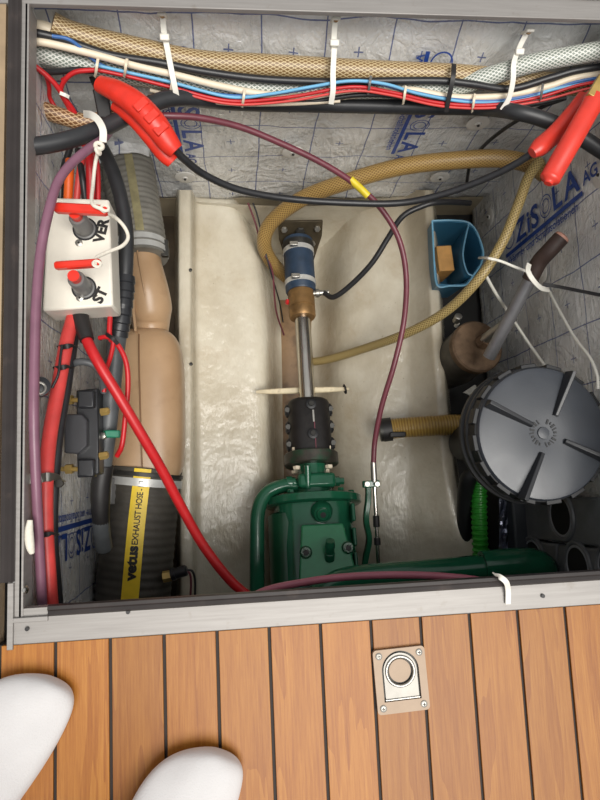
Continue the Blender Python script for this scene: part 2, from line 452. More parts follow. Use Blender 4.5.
# ------------------------------------------------------------------ aluminium hatch frame and seals
XE = .50; XF = -.232; YFF = .554
def framebar(c, size): return MB().box(c, size)
hf = struct('trim_1', framebar(((XF+XE)/2-.004, YD+.0135, -.004), (XE-XF+.012, .027, .009)), ALU, 'aluminium flange of the hatch frame along the planks', bevel=.001)
obj('frame_web', MB().box(((XF+XE)/2, -.1300, -.008), (XE-XF, .008, .014)), ALU, hf)
for px, py in ((27, 629), (543, 596), (128, 612)):
    c = P(px, py, .002); obj('screw_hole', MB().cyl(c-V((0, 0, .001)), c+V((0, 0, .0006)), .0022), RUBBER, hf)
hl = struct('trim_2', framebar((XF-.004, (YFF+YD)/2+.02, -.006), (.008, YFF-YD+.04, .012)), ALU, 'aluminium left side bar of the hatch frame', bevel=.001)
obj('frame_web', MB().box((XF-.001, (YFF+YD)/2, -.013), (.004, YFF-YD, .026)), ALU, hl)
obj('corner_angle', MB().box((-.2425, -.132, .001), (.006, .066, .005)).box((-.2235, -.1365, .001), (.036, .005, .004)), ALU, hl, bevel=.0006)
c = P(23, 590, -.004); obj('screw', MB().lathe(c, (1, .1, .25), [(0, .004), (.004, .004), (.005, .002)], 14), CHROME, hl)
hr = struct('trim_3', framebar(((XF+XE)/2, YFF+.0135, -.003), (XE-XF+.08, .027, .007)), ALU, 'aluminium far bar of the hatch frame at the top edge', bevel=.001)
obj('frame_web', MB().box(((XF+XE)/2, YFF+.024, -.014), (XE-XF, .004, .02)), ALU, hr)
struct('trim_4', framebar((XE+.008, (YFF+YD)/2+.02, -.006), (.02, YFF-YD+.06, .014)), ALU, 'aluminium right side bar of the hatch frame', bevel=.001)
def seal(name, a, b, wd, ht, label):
    a = V(a); b = V(b)
    prof = [(-wd/2, 0), (wd/2, 0), (wd/2, ht*.45), (wd*.34, ht*.85), (wd*.05, ht*.7), (-wd*.1, ht), (-wd*.4, ht*.9), (-wd/2, ht*.4)]
    return struct(name, MB().sweep([a.lerp(b, i/30) for i in range(31)], prof, (0, 0, 1)), SEAL, label)
seal('trim_5', (-.205, -.1285, .0005), (XE, -.1285, .0005), .0115, .006, 'black rubber seal along the near edge of the hatch')
seal('trim_6', (-.2462, -.098, .0005), (-.2462, .64, .0005), .0145, .006, 'black rubber seal along the left edge of the hatch')
seal('trim_7', (-.27, YFF+.036, .001), (XE, YFF+.036, .001), .016, .006, 'black rubber seal along the far edge of the hatch')
# ------------------------------------------------------------------ foil walls
def wig(p, a, s=14): return a*mn.noise(V(p)*s) + a*.4*mn.noise(V(p)*s*3.1)
def wallY(Z):
    if Z < WB[1]: return WB[0]
    return WB[0]+(WA[0]-WB[0])*(Z-WB[1])/(WA[1]-WB[1])
def farf(i, j):
    X = -.26+.80*i; Z = WA[1]+(-.475-WA[1])*(1-j)
    if j < .02: Z += .006*mn.noise(V((X*30, 0, 3)))
    return (X, wallY(Z)+wig((X, 0, Z), .004), Z)
wf = struct('wall_far', MB().grid(farf, 90, 60), FOIL_F, 'crinkled silver foil insulation with blue grid on the far wall', sharp=180)
s_ = wf.modifiers.new('thickness', 'SOLIDIFY'); s_.thickness = .008; s_.offset = -1
def sidef(X, y0, y1, z0, sg):
    def fn(i, j):
        Y = y0+(y1-y0)*i; Z = z0*(1-j)-.02*j
        return (X+sg*(.002+wig((0, Y, Z), .0035)), Y, Z)
    return fn
wl = struct('wall_left', MB().grid(sidef(XL, -.5, YF+.05, -.52, 1), 80, 40), FOIL_S, 'silver foil insulation with blue grid on the left wall', sharp=180)
wr = struct('wall_right', MB().grid(sidef(XR, -.5, YF+.05, -.55, -1), 80, 50), FOIL_S, 'silver foil insulation with blue lettering on the right wall', sharp=180)
for o_ in (wl, wr):
    s_ = o_.modifiers.new('thickness', 'SOLIDIFY'); s_.thickness = .01; s_.offset = 0
struct('wall_bulkhead', MB().box((.12, YF+.09, -.31), (.86, .02, .60)).box((.12, YF+.045, -.55), (.86, .08, .12)), BULK, 'cream painted bulkhead behind the foil')
struct('wall_near', MB().box((.12, -.76, -.31), (.86, .02, .60)), DARK, 'dark bulkhead under the deck')
struct('hull_side', MB().box((XL-.018, -.1, -.31), (.02, 1.40, .58)).box((XR+.018, -.1, -.31), (.02, 1.40, .58)), DARK, 'dark hull sides behind the foil')
struct('hull_bottom', MB().box((-.18, -.1, -.58), (.16, 1.32, .02)).box((.1, -.1, -.67), (.44, 1.32, .02)), HULL, 'brown stained hull bottom beside the cream engine bed')
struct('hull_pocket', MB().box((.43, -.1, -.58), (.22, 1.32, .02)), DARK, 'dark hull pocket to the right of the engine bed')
# lettering on the foil
def rings(fn, uc, vc, radii, wd, par):
    for R_ in radii:
        obj('printed_ring', MB().grid(lambda i, j: fn(uc+(R_+wd*(j-.5))*math.cos(2*math.pi*i), vc+(R_+wd*(j-.5))*math.sin(2*math.pi*i)), 36, 1), BLUEINK, par, recalc=False, flat=True)
LOGO_S = 0
def logo(size, fn, par, fit=True):
    # O Z i S (double ring) L A, with the small AG, the bar and the line of small print
    global LOGO_S
    u = 0; cap = .70*size; adv = []
    for ch in 'OZiSOLA':
        if ch == 'O':
            first = u == 0; wd = cap*1.05
            rings(fn, u+wd*.5, cap*.5, (cap*.5,) if first else (cap*.48, cap*.30), size*.05 if first else size*.035, par)
            u += wd+size*.06
        else:
            if ch == 'S': LOGO_S = u
            vs, fs = tmesh(ch, size, size*.022); x0_ = min(q.x for q in vs); x1_ = max(q.x for q in vs)
            mb = MB(); mb.v = [V(fn(u+(q.x-x0_)*1.12, q.y)) for q in vs]
            for f in fs: mb.face(f)
            obj('lettering', mb, BLUEINK, par, recalc=False, flat=True); u += (x1_-x0_)*1.12+size*.09
    text('AG', size*.5, lambda a, b: fn(u+a+size*.06, b), BLUEINK, par, size*.012)
    obj('printed_bar', MB().grid(lambda i, j: fn(u*i, -size*(.24-.14*j)), 20, 1), BLUEINK, par, recalc=False, flat=True)
    k = u/.285*1.08
    text('Wärme- und Schallisolationen', .0200*k, lambda a, b: fn(a+size*.1, b-size*.52), BLUEINK, par, .0002)
def far_text(x0, z0):
    Yt = -.0085
    def fn(u, v):
        X = x0+v; Z = z0-u; return (X, wallY(Z)+Yt, Z)
    logo(.044, fn, wf)
p = PY(419, 107, YF-.0085); far_text(p.x, p.z+.078)
p = PY(177, 104, YF-.0085); far_text(p.x, p.z+.078)
def right_text(y0, z0):
    fn = lambda u, v: (XR-.011, y0+v, z0+u)
    logo(.0545, fn, wr)
p = PX(508, 250, XR-.011); right_text(p.y, p.z-.01)
def left_text(y0, z0):
    fn = lambda u, v: (XL+.0085, y0-v, z0+u)
    logo(.050, fn, wl)
p = PX(97, 524, XL+.0085); left_text(p.y, p.z+.0)
# ------------------------------------------------------------------ cream engine bed
keys = [190, 215, 250, 300, 420, 520, 545, 570, 690]
cols = [  # px at each key row, z
 ([174, 174, 174, 174, 175, 176, 176, 176, 176], -.60),
 ([177, 177, 177, 177, 178, 179, 179, 179, 179], -.425),
 ([179, 179, 179, 179, 180, 181, 181, 181, 181], -.419),
 ([190, 190, 190, 190, 191, 191, 191, 191, 191], -.419),
 ([192, 192, 192, 192, 193, 193, 193, 193, 193], -.425),
 ([194, 194, 194, 194, 195, 196, 196, 196, 196], -.472),
 ([199, 199, 199, 199, 200, 201, 201, 201, 201], -.480),
 ([222, 222, 230, 236, 238, 238, 238, 238, 238], -.480),
 ([230, 235, 253, 261, 264, 266, 266, 266, 266], -.483),
 ([237, 243, 261, 270, 271, 273, 273, 273, 273], -.510),
 ([246, 253, 267, 274, 275, 277, 277, 277, 277], -.625),
 ([290, 292, 296, 297, 298, 300, 300, 300, 300], -.635),
 ([330, 330, 324, 320, 319, 320, 320, 320, 320], -.615),
 ([346, 348, 340, 334, 334, 335, 335, 335, 335], -.535),
 ([362, 362, 358, 354, 354, 356, 356, 356, 356], -.498),
 ([388, 388, 388, 388, 389, 390, 390, 390, 392], -.480),
 ([401, 402, 403, 404, 406, 408, 408, 408, 408], -.478),
 ([408, 409, 410, 411, 413, 416, 416, 416, 416], -.470),
 ([423, 424, 426, 428, 436, 446, 456, 474, 480], -.426),
 ([425, 426, 428, 430, 438, 449, 460, 480, 488], -.419),
 ([432, 433, 436, 439, 447, 460, 478, 510, 520], -.419),
 ([434, 435, 438, 441, 449, 463, 482, 515, 525], -.426),
 ([436, 437, 440, 443, 451, 465, 484, 518, 528], -.60)]
mb = MB()
for py, i in [(k, n_) for n_, k in enumerate(keys)]:
    for px, z in cols: mb.v.append(P(px[i], py, z))
nc = len(cols)
for i in range(len(keys)-1):
    for j in range(nc-1): mb.face((i*nc+j, (i+1)*nc+j, (i+1)*nc+j+1, i*nc+j+1))
bed = struct('engine_bed', mb, GEL, 'glossy cream fibreglass engine bed with raised rails and a centre trough', sharp=180, subsurf=3)
for px, py in ((190.5, 270), (191, 364)):
    c = P(px, py, -.4185); obj('rail_screw', MB().lathe(c, (.3, 0, 1), [(-.002, .003), (.001, .003), (.002, .0015)], 12), DARKMET, bed)
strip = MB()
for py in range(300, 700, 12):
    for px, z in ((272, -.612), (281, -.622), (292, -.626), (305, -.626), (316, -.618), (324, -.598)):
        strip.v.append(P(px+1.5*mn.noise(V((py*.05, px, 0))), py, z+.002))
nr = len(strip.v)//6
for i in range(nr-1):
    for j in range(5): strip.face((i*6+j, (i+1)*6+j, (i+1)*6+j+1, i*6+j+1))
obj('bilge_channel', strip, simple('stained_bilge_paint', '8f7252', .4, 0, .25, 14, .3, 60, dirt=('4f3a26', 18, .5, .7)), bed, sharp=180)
# sealed end of the trough where the shaft leaves the hull
obj('bed_end_wall', MB().grid(lambda i, j: (-.09+.43*i, .535-.01*math.sin(math.pi*i)-.06*(1-j)**2, -.66+.19*j), 24, 8), GEL, bed, sharp=180)
# ------------------------------------------------------------------ propeller shaft line
SA = P(298, 246, -.505); SB = P(311, 456, -.425)
ax = (SA-SB).normalized()           # towards the stern (far)
RF = frame3(ax)                     # columns: x right, y far, z up
def SH(t): return SB + ax*t         # distance from the flange face towards the far end
LSH = (SA-SB).length
def hexbolt(parent, c, axis, r=.006, h=.005, m=STEEL, name='bolt'):
    return obj(name, MB().lathe(c, axis, [(0, r), (h*.75, r), (h, r*.75)], 6), m, parent, sharp=25)
sh = tag(obj('propeller_shaft', MB().lathe(SH(.085), ax, [(0, .0148), (.002, .0152), (LSH-.13, .0152)], 28), SHAFTM),
         'polished steel propeller shaft running down the centre trough', 'shaft')
# stern gland
def tpx(py, px=300):  # shaft distance where the axis meets an image row
    best = min(range(0, 600), key=lambda k: abs(project(SH(k*.001)).y-py)); return best*.001
def project(p):
    d = p-CAMP; x = _x.x*d.x+_y.x*d.y+_z.x*d.z; y = _x.y*d.x+_y.y*d.y+_z.y*d.z; z = _x.z*d.x+_y.z*d.y+_z.z*d.z
    return V((300+FPX*x/z, 400+FPX*y/z, z))
t0, t1, t2, t3 = tpx(318), tpx(293), tpx(282), tpx(250)
sg = thing('stern_gland', SH(t1)-V((0, 0, .04)), 'shaft stern gland of blue hose, bronze collar and bolted plate', 'stern gland')
obj('bronze_collar', MB().lathe(SH(t0), ax, [(0, .017), (0, .024), (.004, .0262), (.018, .0262), (.019, .0245), (.022, .0245), (.023, .0262), (t1-t0+.01, .0262)], 32), BRONZE, sg)
hz = obj('hose_sleeve', MB().lathe(SH(t1), ax, [(0, .0285), (.003, .0300), (t3-t1+.02, .0300)], 32), BLUEHOSE, sg)
for py in (284, 253):
    tt = tpx(py); b = obj('hose_clamp', band(MB(), SH(tt), ax, .0302, .010), ZINC, sg)
    obj('clamp_screw', MB().box(SH(tt)+RF @ V((-.012, 0, .033)), (.016, .009, .008), RF), STEEL, b, bevel=.001)
tp = t3+.03
pl = [(-.058, .052), (.052, .060), (.046, .012), (.022, -.040), (-.024, -.040), (-.05, .005)]
def PL(x, y): return P(x, y, -.47-(y-222)/40*.09)
plate = obj('flange_plate', MB().prism([PL(278, 222), PL(323, 221), PL(322, 236), PL(313, 263), PL(287, 263), PL(279, 240)], (0, .006, -.006)), simple('dark_bronze_plate', '4f4636', .5, .4, .25, 40, .3, 120), sg, bevel=.001)
for a, b in ((284, 229), (300, 231), (317, 228), (290, 243), (312, 243)):
    hexbolt(sg, PL(a, b), (0, -.7, .7), .0068 if a != 300 else .010, .008, STEEL if a != 300 else DARKMET)
obj('packing_nut', MB().lathe(SH(t3+.012), -ax, [(0, .032), (.008, .032), (.012, .031)], 24), DARKMET, sg)
nb = SH(t1-.006)+RF @ V((.024, 0, .008))
obj('grease_nipple', MB().lathe(nb, RF @ V((1, 0, .15)), [(0, .006), (.004, .006), (.005, .0085), (.011, .0085), (.012, .006), (.03, .005)], 12), STEEL, sg)
obj('bleed_plug', MB().lathe(SH(t1-.02)+RF @ V((-.022, 0, .0)), RF @ V((-1, 0, .2)), [(0, .006), (.008, .006), (.01, .003)], 6), RED, sg)
cable('thin_wire', Zs((248, 203, -.47), (256, 225, -.475), (262, 250, -.48), (272, 270, -.50), (276, 310, -.56), (284, 335, -.615)), .0018, MAROON, 'thin dark red wire running down to the stern gland', 'wire')
cable('thin_wire', Zs((253, 203, -.465), (258, 218, -.47), (268, 262, -.485), (279, 300, -.56), (283, 322, -.615)), .0016, BLKCABLE, 'thin black wire running down to the stern gland', 'wire')
# shaft brace
bar = P(302, 391, -.455)
br = thing('shaft_brace', P(302, 391, -.47), 'worn cream crossbar lying over the trough behind the black coupling', 'crossbar')
A_, B_ = P(256, 392, -.462), P(349, 389, -.462)
obj('bar', MB().sweep([A_.lerp(B_, i/20) for i in range(21)], rect(.008, .006, .4), (0, 0, 1), scale=lambda t, L: .55+.9*math.sin(math.pi*min(1, max(0, t)))**.5), simple('worn_cream_paint', 'cdbf9f', .5, 0, .15, 60, .2, 100, dirt=('6b553a', 60, .6, .7)), br)
obj('tie_loop', MB().torus(B_+V((-.008, 0, 0)), (1, .2, 0), .008, .0018, 20, 8), RUBBER, br)
# black flexible coupling
cp = thing('shaft_coupling', SH(.04)-V((0, 0, .04)), 'black bolted shaft coupling between shaft and green gearbox', 'coupling')
mb = MB(); pr = []
for k in range(24):
    a = 2*math.pi*k/24; pr.append((.039*math.copysign(abs(math.cos(a))**.7, math.cos(a)), .034*math.copysign(abs(math.sin(a))**.7, math.sin(a))))
mb.sweep([SH(.002), SH(.004), SH(.095), SH(.1), SH(.104)], pr, (0, 0, 1), scale=lambda t, L: 1 if L < .094 else (.95 if L < .1 else .82))
obj('coupling_body', mb, simple('black_cast_iron', '1d1a19', .5, .2, .3, 60, .4, 150), cp)
for s in (-1, 1):
    for k in range(3):
        c = SH(.02+.032*k)+RF @ V((s*.034, 0, .006)); e = obj('clamp_ear', MB().lathe(c-RF @ V((0, .011, 0)), ax, [(0, .008), (.004, .0105), (.018, .0105), (.022, .008)], 14), BLKPL2, cp)
        obj('bolt', MB().lathe(c+RF @ V((s*.006, 0, .008)), (0, 0, 1), [(-.004, .005), (.004, .005)], 6), DARKMET, e)
for k in (.033, .088): 
    e = obj('clamp_ear', MB().lathe(SH(k)+RF @ V((.002, 0, .030)), RF @ V((0, 0, 1)), [(0, .0095), (.007, .0095), (.008, .007)], 16), BLKPL2, cp)
    obj('bolt', MB().lathe(SH(k)+RF @ V((.002, 0, .037)), RF @ V((0, 0, 1)), [(0, .0055), (.004, .005)], 6), DARKMET, e)
obj('split_line', MB().box(SH(.03)+RF @ V((.006, 0, .0343)), (.0016, .05, .0016), RF), MAROON, cp)
obj('split_line', MB().box(SH(.066)+RF @ V((.005, 0, .0343)), (.003, .022, .002), RF), STEEL, cp)
# ------------------------------------------------------------------ green gearbox
gb = thing('gearbox', SH(-.12)-V((0, 0, .11)), 'glossy green marine gearbox with bolted cover below the shaft coupling', 'gearbox')
def G(x, d, z): return SB + RF @ V((x, -d, z))
na = -ax
fl = obj('output_flange', MB().lathe(G(0, -.004, 0), na, [(0, .03), (0, .047), (.002, .049), (.020, .049), (.022, .047), (.022, .026)], 36), simple('rusty_green_flange', '3e3a33', .45, .3, .3, 50, .3, 120, dirt=('1e4a33', 30, .45, .8)), gb)
for a in (35, 145, 215, 325):
    c = G(.035*math.cos(math.radians(a)), 0, .035*math.sin(math.radians(a)))
    hexbolt(gb, c+ax*.004, ax, .0068, .010, CREAMC); hexbolt(gb, c-ax*.022, -ax, .0068, .006, CREAMC, 'nut')
obj('output_neck', MB().lathe(G(0, .018, 0), na, [(0, .027), (.014, .025), (.022, .029), (.03, .029), (.034, .033), (.06, .036)], 32), GREEN, gb)
obj('oil_manifold', MB().box(G(.004, .05, .012), (.066, .026, .05), RF), GREEN, gb, bevel=.006)
obj('manifold_rib', MB().cyl(G(-.012, .062, .03), G(-.012, .025, .042), .0062, .0055), GREEN, gb)
for x, r in ((-.040, .012), (.038, .009)):
    s = 1 if x > 0 else -1
    obj('pipe_union', MB().lathe(G(x-s*.008, .05, .014), RF @ V((s, 0, 0)), [(0, r*.8), (.006, r*.8), (.006, r), (.016, r), (.017, r*.7), (.024, r*.7)], 6 if s > 0 else 20), GREEN, gb)
# bell flange
mb = MB(); mb.lathe(G(0, .074, -.012), na, [(0, .083), (.002, .086), (.013, .086), (.015, .083)], 44)
obj('housing_flange', mb, GREEN, gb)
for a in (18, 52, 128, 162):
    c = G(.070*math.cos(math.radians(a)), .072, -.012+.070*math.sin(math.radians(a))); hexbolt(gb, c, ax, .006, .006, GREEN)
# main casing: lofted rounded casing getting deeper toward the engine
def casing(t, L): return 1
prof = []
for k in range(36):
    a = 2*math.pi*k/36; prof.append((.070*math.copysign(abs(math.cos(a))**.6, math.cos(a)), .066*math.copysign(abs(math.sin(a))**.7, math.sin(a))))
obj('casing', MB().sweep([G(0, d, -.02) for d in (.087, .10, .12, .16, .30)], prof, (0, 0, 1), scale=lambda t, L: 1.0 if L < .02 else (.96 if L < .05 else 1.0)), GREEN, gb)
obj('side_bulge', MB().sweep([G(-.052, d, -.01) for d in (.10, .104, .14, .20, .30)], ellp(.030, .045, 18), (0, 0, 1), scale=lambda t, L: .8 if L < .003 else 1), DKGREEN, gb)
obj('top_boss', MB().lathe(G(.007, .106, .046), RF @ V((0, -.45, 1)), [(0, .019), (.012, .016), (.015, .014)], 24), GREEN, gb)
b = obj('filler_plug', MB().lathe(G(.007, .106, .046)+RF @ V((0, -.45, 1)).normalized()*.012, RF @ V((0, -.45, 1)), [(0, .011), (.005, .011), (.007, .009)], 20), GREEN, gb)
obj('hex_socket', MB().lathe(G(.007, .106, .046)+RF @ V((0, -.45, 1)).normalized()*.0185, RF @ V((0, -.45, 1)), [(0, .0055), (.0012, .0052)], 6), RUBBER, b)
cv = obj('cover_plate', MB().prism([G(-.030, .128, .050), G(.040, .128, .050), G(.056, .222, .064), G(-.040, .222, .064)], RF @ V((0, 0, .012))), simple('skylit_green_cover', '2f7d54', .22, 0, .12, 30, .1, 80, .6), gb, bevel=.003)  # sky brightness on the cover put into a lighter green than the casing
for x, d in ((-.026, .172), (.043, .168)):
    c = G(x, d, .067); bb = obj("cover_bolt", MB().lathe(c, RF @ V((0, -.12, 1)), [(0, .010), (.006, .010), (.008, .008)], 20), DKGREEN, cv); obj("hex_socket", MB().lathe(c+V((0, 0, .0082)), RF @ V((0, -.12, 1)), [(0, .005), (.001, .0045)], 6), RUBBER, gb)
obj('breather_stub', MB().lathe(G(.012, .185, .068), RF @ V((0, .75, .65)), [(0, .0085), (.012, .0085), (.013, .0075), (.024, .0075), (.025, .0085), (.036, .0070)], 16), GREEN, gb)
for k in range(3): obj('casing_rib', MB().box(G(.06, .11+.04*k, .03-.006*k), (.006, .03, .05), RF), GREEN, gb, bevel=.002)
# bypass pipe on the left
mb = MB().tube(Zs((296, 486, -.405), (282, 486, -.40), (266, 494, -.395), (258, 512, -.39), (257, 545, -.385), (257, 580, -.38), (257, 640, -.38)), .0125, 18, 8)
obj('oil_cooler_pipe', mb, GREEN, gb)
# engine block under the deck
eb = thing('engine', G(0, .45, -.13), 'green painted engine block mostly hidden under the deck edge', 'engine')
obj('block', MB().box(G(0, .50, -.03), (.26, .30, .20), RF), DKGREEN, eb, bevel=.02)
obj('bell_housing', MB().lathe(G(0, .305, -.02), na, [(0, .10), (.02, .12), (.03, .13)], 36), GREEN, eb)
# large green coolant pipe crossing to the right
cpipe = thing('coolant_pipe', P(430, 570, -.33), 'large glossy green coolant pipe crossing below the engine bed to the right', 'pipe')
obj('pipe_run', MB().tube(Zs((300, 628, -.30), (316, 600, -.285), (340, 582, -.275), (380, 576, -.27), (430, 572, -.27), (487, 567, -.27)), .0195, 24, 8), GREEN, cpipe)
obj('pipe_sleeve', MB().tube(Zs((482, 566, -.268), (505, 564, -.268), (525, 563, -.268), (540, 566, -.275), (546, 580, -.30), (546, 600, -.33)), .0235, 24, 8, scale=lambda t, L: .96 if L < .001 else 1), GREEN, cpipe)
for px in (352, 482): 
    pass
# gear lever and gear cable end
gl = thing('gear_lever', P(368, 555, -.42), 'green gear lever with steel cable end rod beside the gearbox', 'lever')
obj('lever_arm', MB().sweep(crom(Zs((368, 483, -.375), (368, 500, -.378), (366, 520, -.38), (369, 540, -.385), (365, 562, -.39), (364, 590, -.39)), 6), rect(.009, .014, .3), (0, 0, 1)), GREEN, gl)
obj('clevis', MB().box(P(371, 484, -.368), (.030, .012, .010)), GREEN, gl, bevel=.002)
for px in (366, 376): obj('clevis_pin', MB().cyl(P(px, 484, -.366), P(px, 484, -.366)+V((0, 0, .012)), .004), STEEL, gl)
obj('end_rod', MB().cyl(P(373.5, 466, -.365), P(379, 575, -.375), .0034, .0034), CHROME, gl)
obj('ferrule', MB().cyl(P(373.3, 462, -.365), P(374.3, 482, -.366), .0052, .0052), STEEL, gl)
for y0, y1 in ((516, 527), (538, 545)):
    t = (y0-466)/109; u = (y1-466)/109; a, b2 = P(373.5, 466, -.365), P(379, 575, -.375)
    obj('rubber_boot', MB().cyl(a.lerp(b2, t), a.lerp(b2, u), .0056), RUBBER, gl)
# ------------------------------------------------------------------ exhaust line on the left
ex = thing('exhaust_hose', P(134, 190, -.36), 'upper grey ribbed exhaust hose with two steel clamps under the foil flap', 'exhaust hose')
pth = crom(Zs((124, 150, -.33), (128, 170, -.33), (133, 200, -.33), (138, 232, -.325), (141, 260, -.32)), 30)
obj('hose', MB().sweep(pth, ellp(.0435, .0435, 30), None, scale=lambda t, L: 1+.022*math.sin(L*2*math.pi/.010)), EXH, ex)
sp_ = MB()
def alongsurf(path, off, ang, r):
    out = []
    for i, p in enumerate(path):
        t = (path[min(i+1, len(path)-1)]-path[max(i-1, 0)]).normalized(); u = V((0, 0, 1)); u = (u-u.dot(t)*t).normalized(); rr = u.cross(t)
        out.append(p+(u*math.cos(ang)+rr*math.sin(ang))*r)
    return out
def curved_label(path, r, a0, a1, u0, u1):
    # strip hugging the hose; returns a mapping (u along 0..1, v across 0..1) -> point
    n = len(path)-1
    def fn(u, v, lift=0.0):
        k = (u0+(u1-u0)*u)*n; i = max(0, min(n-1, int(k))); f = k-i
        p = path[i].lerp(path[i+1], f); t = (path[min(i+2, n)]-path[max(i-1, 0)]).normalized()
        uu = V((0, 0, 1)); uu = (uu-uu.dot(t)*t).normalized(); rr = uu.cross(t)
        a = a0+(a1-a0)*v; return p+(uu*math.cos(a)+rr*math.sin(a))*(r+lift)
    return fn
lab = curved_label(pth, .0448, .05, .35, 0, .85)
obj('worn_stripe', MB().grid(lambda i, j: lab(i, j), 30, 6), simple('worn_yellow_stripe', '8f8764', .6, 0, .25, 60), ex, sharp=180)
dirx = (pth[-1]-pth[-18]).normalized()
for k in (.009, .022):
    b = obj('hose_clamp', band(MB(), pth[-1]-dirx*k, dirx, .0447, .0095, .0016, 36), ZINC, ex)
    obj('clamp_screw', MB().box(pth[-1]-dirx*k+V((.042, 0, .012)), (.012, .016, .010)), DARKMET, b, bevel=.001)
mu = thing('exhaust_muffler', P(146, 400, -.42), 'tan plastic exhaust muffler between the left wall and the cream rail', 'muffler')
npth = crom(Zs((140, 250, -.325), (143, 268, -.325), (147, 290, -.325), (150, 308, -.335), (151, 322, -.345), (151, 342, -.35)), 8)
obj('inlet_neck', MB().sweep(npth, ellp(.0355, .038, 30), None, scale=lambda t, L: (.9 if t < .2 else .9+.12*math.sin(min(1, (t-.2)/.5)*math.pi*.7)-.25*max(0, t-.62)/.38)), MUFF, mu)
obj('neck_seam', MB().tube([npth[i]+V((.0, 0, .041*(.9+.1*math.sin(i/30*3)))) for i in range(4, 30, 4)], .0012, 6, 4), MUFF, mu)
bp = [P(148, y, -.345) for y in (330, 334, 342, 356, 380, 410, 440, 460, 475, 484, 488)]
ks = [.42, .68, .86, .97, 1, 1, 1, .98, .93, .78, .6]
pr = []
for k in range(40):
    a = 2*math.pi*k/40; pr.append((.060*math.copysign(abs(math.cos(a))**.72, math.cos(a)), .055*math.copysign(abs(math.sin(a))**.72, math.sin(a))))
body = MB().sweep(bp, pr, (0, 0, 1), scale=lambda t, L, q=iter(ks): next(q))
obj('tank', body, MUFF, mu, subsurf=1, sharp=180)
obj('tank_seam', MB().tube(Zs((139, 334, -.292), (139, 360, -.287), (140, 400, -.287), (141, 440, -.287), (142, 474, -.289)), .0011, 6, 6), simple('muffler_seam', '7d5c3e', .5), mu)
obj('moulding_tab', MB().sweep([P(134, 300, -.30), P(134, 312, -.30), P(136, 332, -.30)], rect(.004, .01), (0, 0, 1)), MUFF, mu)
# lower exhaust hose
lx = thing('exhaust_hose', P(142, 540, -.42), 'large dark exhaust hose with a yellow lettered label strip', 'exhaust hose')
lp = crom(Zs((146, 468, -.345), (144, 485, -.345), (141, 510, -.345), (138, 540, -.345), (135, 575, -.345), (132, 610, -.345), (129, 660, -.345)), 30)
obj('hose', MB().sweep(lp, ellp(.0585, .0585, 36), None, scale=lambda t, L: 1+.010*math.sin(L*2*math.pi/.0125)), EXH2, lx)
obj('hose_clamp', band(MB(), lp[25], lp[25]-lp[20], .0592, .012, .0018, 40), ZINC, lx)
obj('hose_clamp', band(MB(), lp[12], lp[12]-lp[8], .0592, .006, .0018, 40), DARKMET, lx)
obj('clamp_screw', MB().box(lp[25]+V((-.045, -.012, .042)), (.02, .04, .012), Matrix.Rotation(-.8, 3, 'Y')), GREYPL, lx, bevel=.002)
lab2 = curved_label(lp, .0602, -.13, .30, .06, .93)
L2 = sum((lp[i+1]-lp[i]).length for i in range(len(lp)-1))*.87; W2 = .0602*.43
lo = obj('label_strip', MB().grid(lambda i, j: lab2(i, j), 80, 8), YELLOW, lx, sharp=180)
obj('label_end', MB().grid(lambda i, j: lab2(-.06+.04*i, j), 4, 8), YELLOW, lx, sharp=180)
def hose_text(s, size, u_end, vc, bold, shear=0, spacing=1):
    vs, fs = tmesh(s, size, bold, 'LEFT', spacing, shear); mb = MB()
    for q in vs: mb.v.append(lab2(u_end-q.x/L2, vc-q.y/W2, .0007))
    for f in fs: mb.face(f)
    return obj('lettering', mb, INK, lo, recalc=False, flat=True)
hose_text('EXHAUST HOSE - LD', .0128, .51, .68, .0002, 0, .95)
hose_text('vetus', .0215, .69, .70, .0011, 0, 1.0)
# temperature sensor on the hose
ts = thing('temperature_sensor', P(186, 573, -.30), 'small black sensor with brass fitting on the lower exhaust hose', 'sensor')
obj('fitting', MB().cyl(P(163, 577, -.30), P(173, 575, -.30), .0085, .0085, 6), BRASS, ts)
obj('sensor_body', MB().lathe(P(171, 575, -.298), P(187, 570, -.295)-P(171, 575, -.298), [(0, .007), (.001, .0095), (.007, .0095), (.0075, .0085), (.024, .0085), (.026, .006)], 20), BLKPL, ts)
obj('sensor_wire', MB().tube(Zs((186, 570, -.295), (192, 571, -.295), (195, 580, -.30), (195, 600, -.31)), .0018, 8, 6), BLKCABLE, ts)
obj('sensor_wire', MB().tube(Zs((186, 571, -.295), (190, 574, -.295), (191, 584, -.30), (190, 602, -.31)), .0018, 8, 6), MAROON, ts)
# ------------------------------------------------------------------ strainer with black lid on the right
fc = P(543, 433, -.125); FR = .0938
fs_ = thing('water_strainer', V((fc.x, fc.y, -.40)), 'black water strainer with large round ribbed screw lid', 'strainer')
obj('lid', MB().lathe(fc, (0, 0, -1), [(0, .001), (-.0015, FR*.25), (-.001, FR*.9), (0, FR*.955), (.003, FR*.98), (.008, FR*.985)], 72, cap=True), LID, fs_)
mb = MB(); 
mb.lathe(fc-V((0, 0, .006)), (0, 0, -1), [(0, FR*.985), (.001, FR*1.0), (.022, FR*1.01), (.024, FR*1.04), (.030, FR*1.04), (.032, FR*1.01), (.040, FR*1.01), (.042, FR*1.05), (.05, FR*1.05), (.052, FR*1.01), (.062, FR*1.0), (.064, FR*.9)], 72)
obj('lid_skirt', mb, BLKPL2, fs_)
for k in range(16):
    a = 2*math.pi*k/16+.1; d = V((math.cos(a), math.sin(a), 0))
    obj('skirt_lug', MB().box(fc+d*FR*1.0-V((0, 0, .014)), (.007, .022, .018), Matrix.Rotation(a, 3, 'Z')), BLKPL2, fs_, bevel=.001)
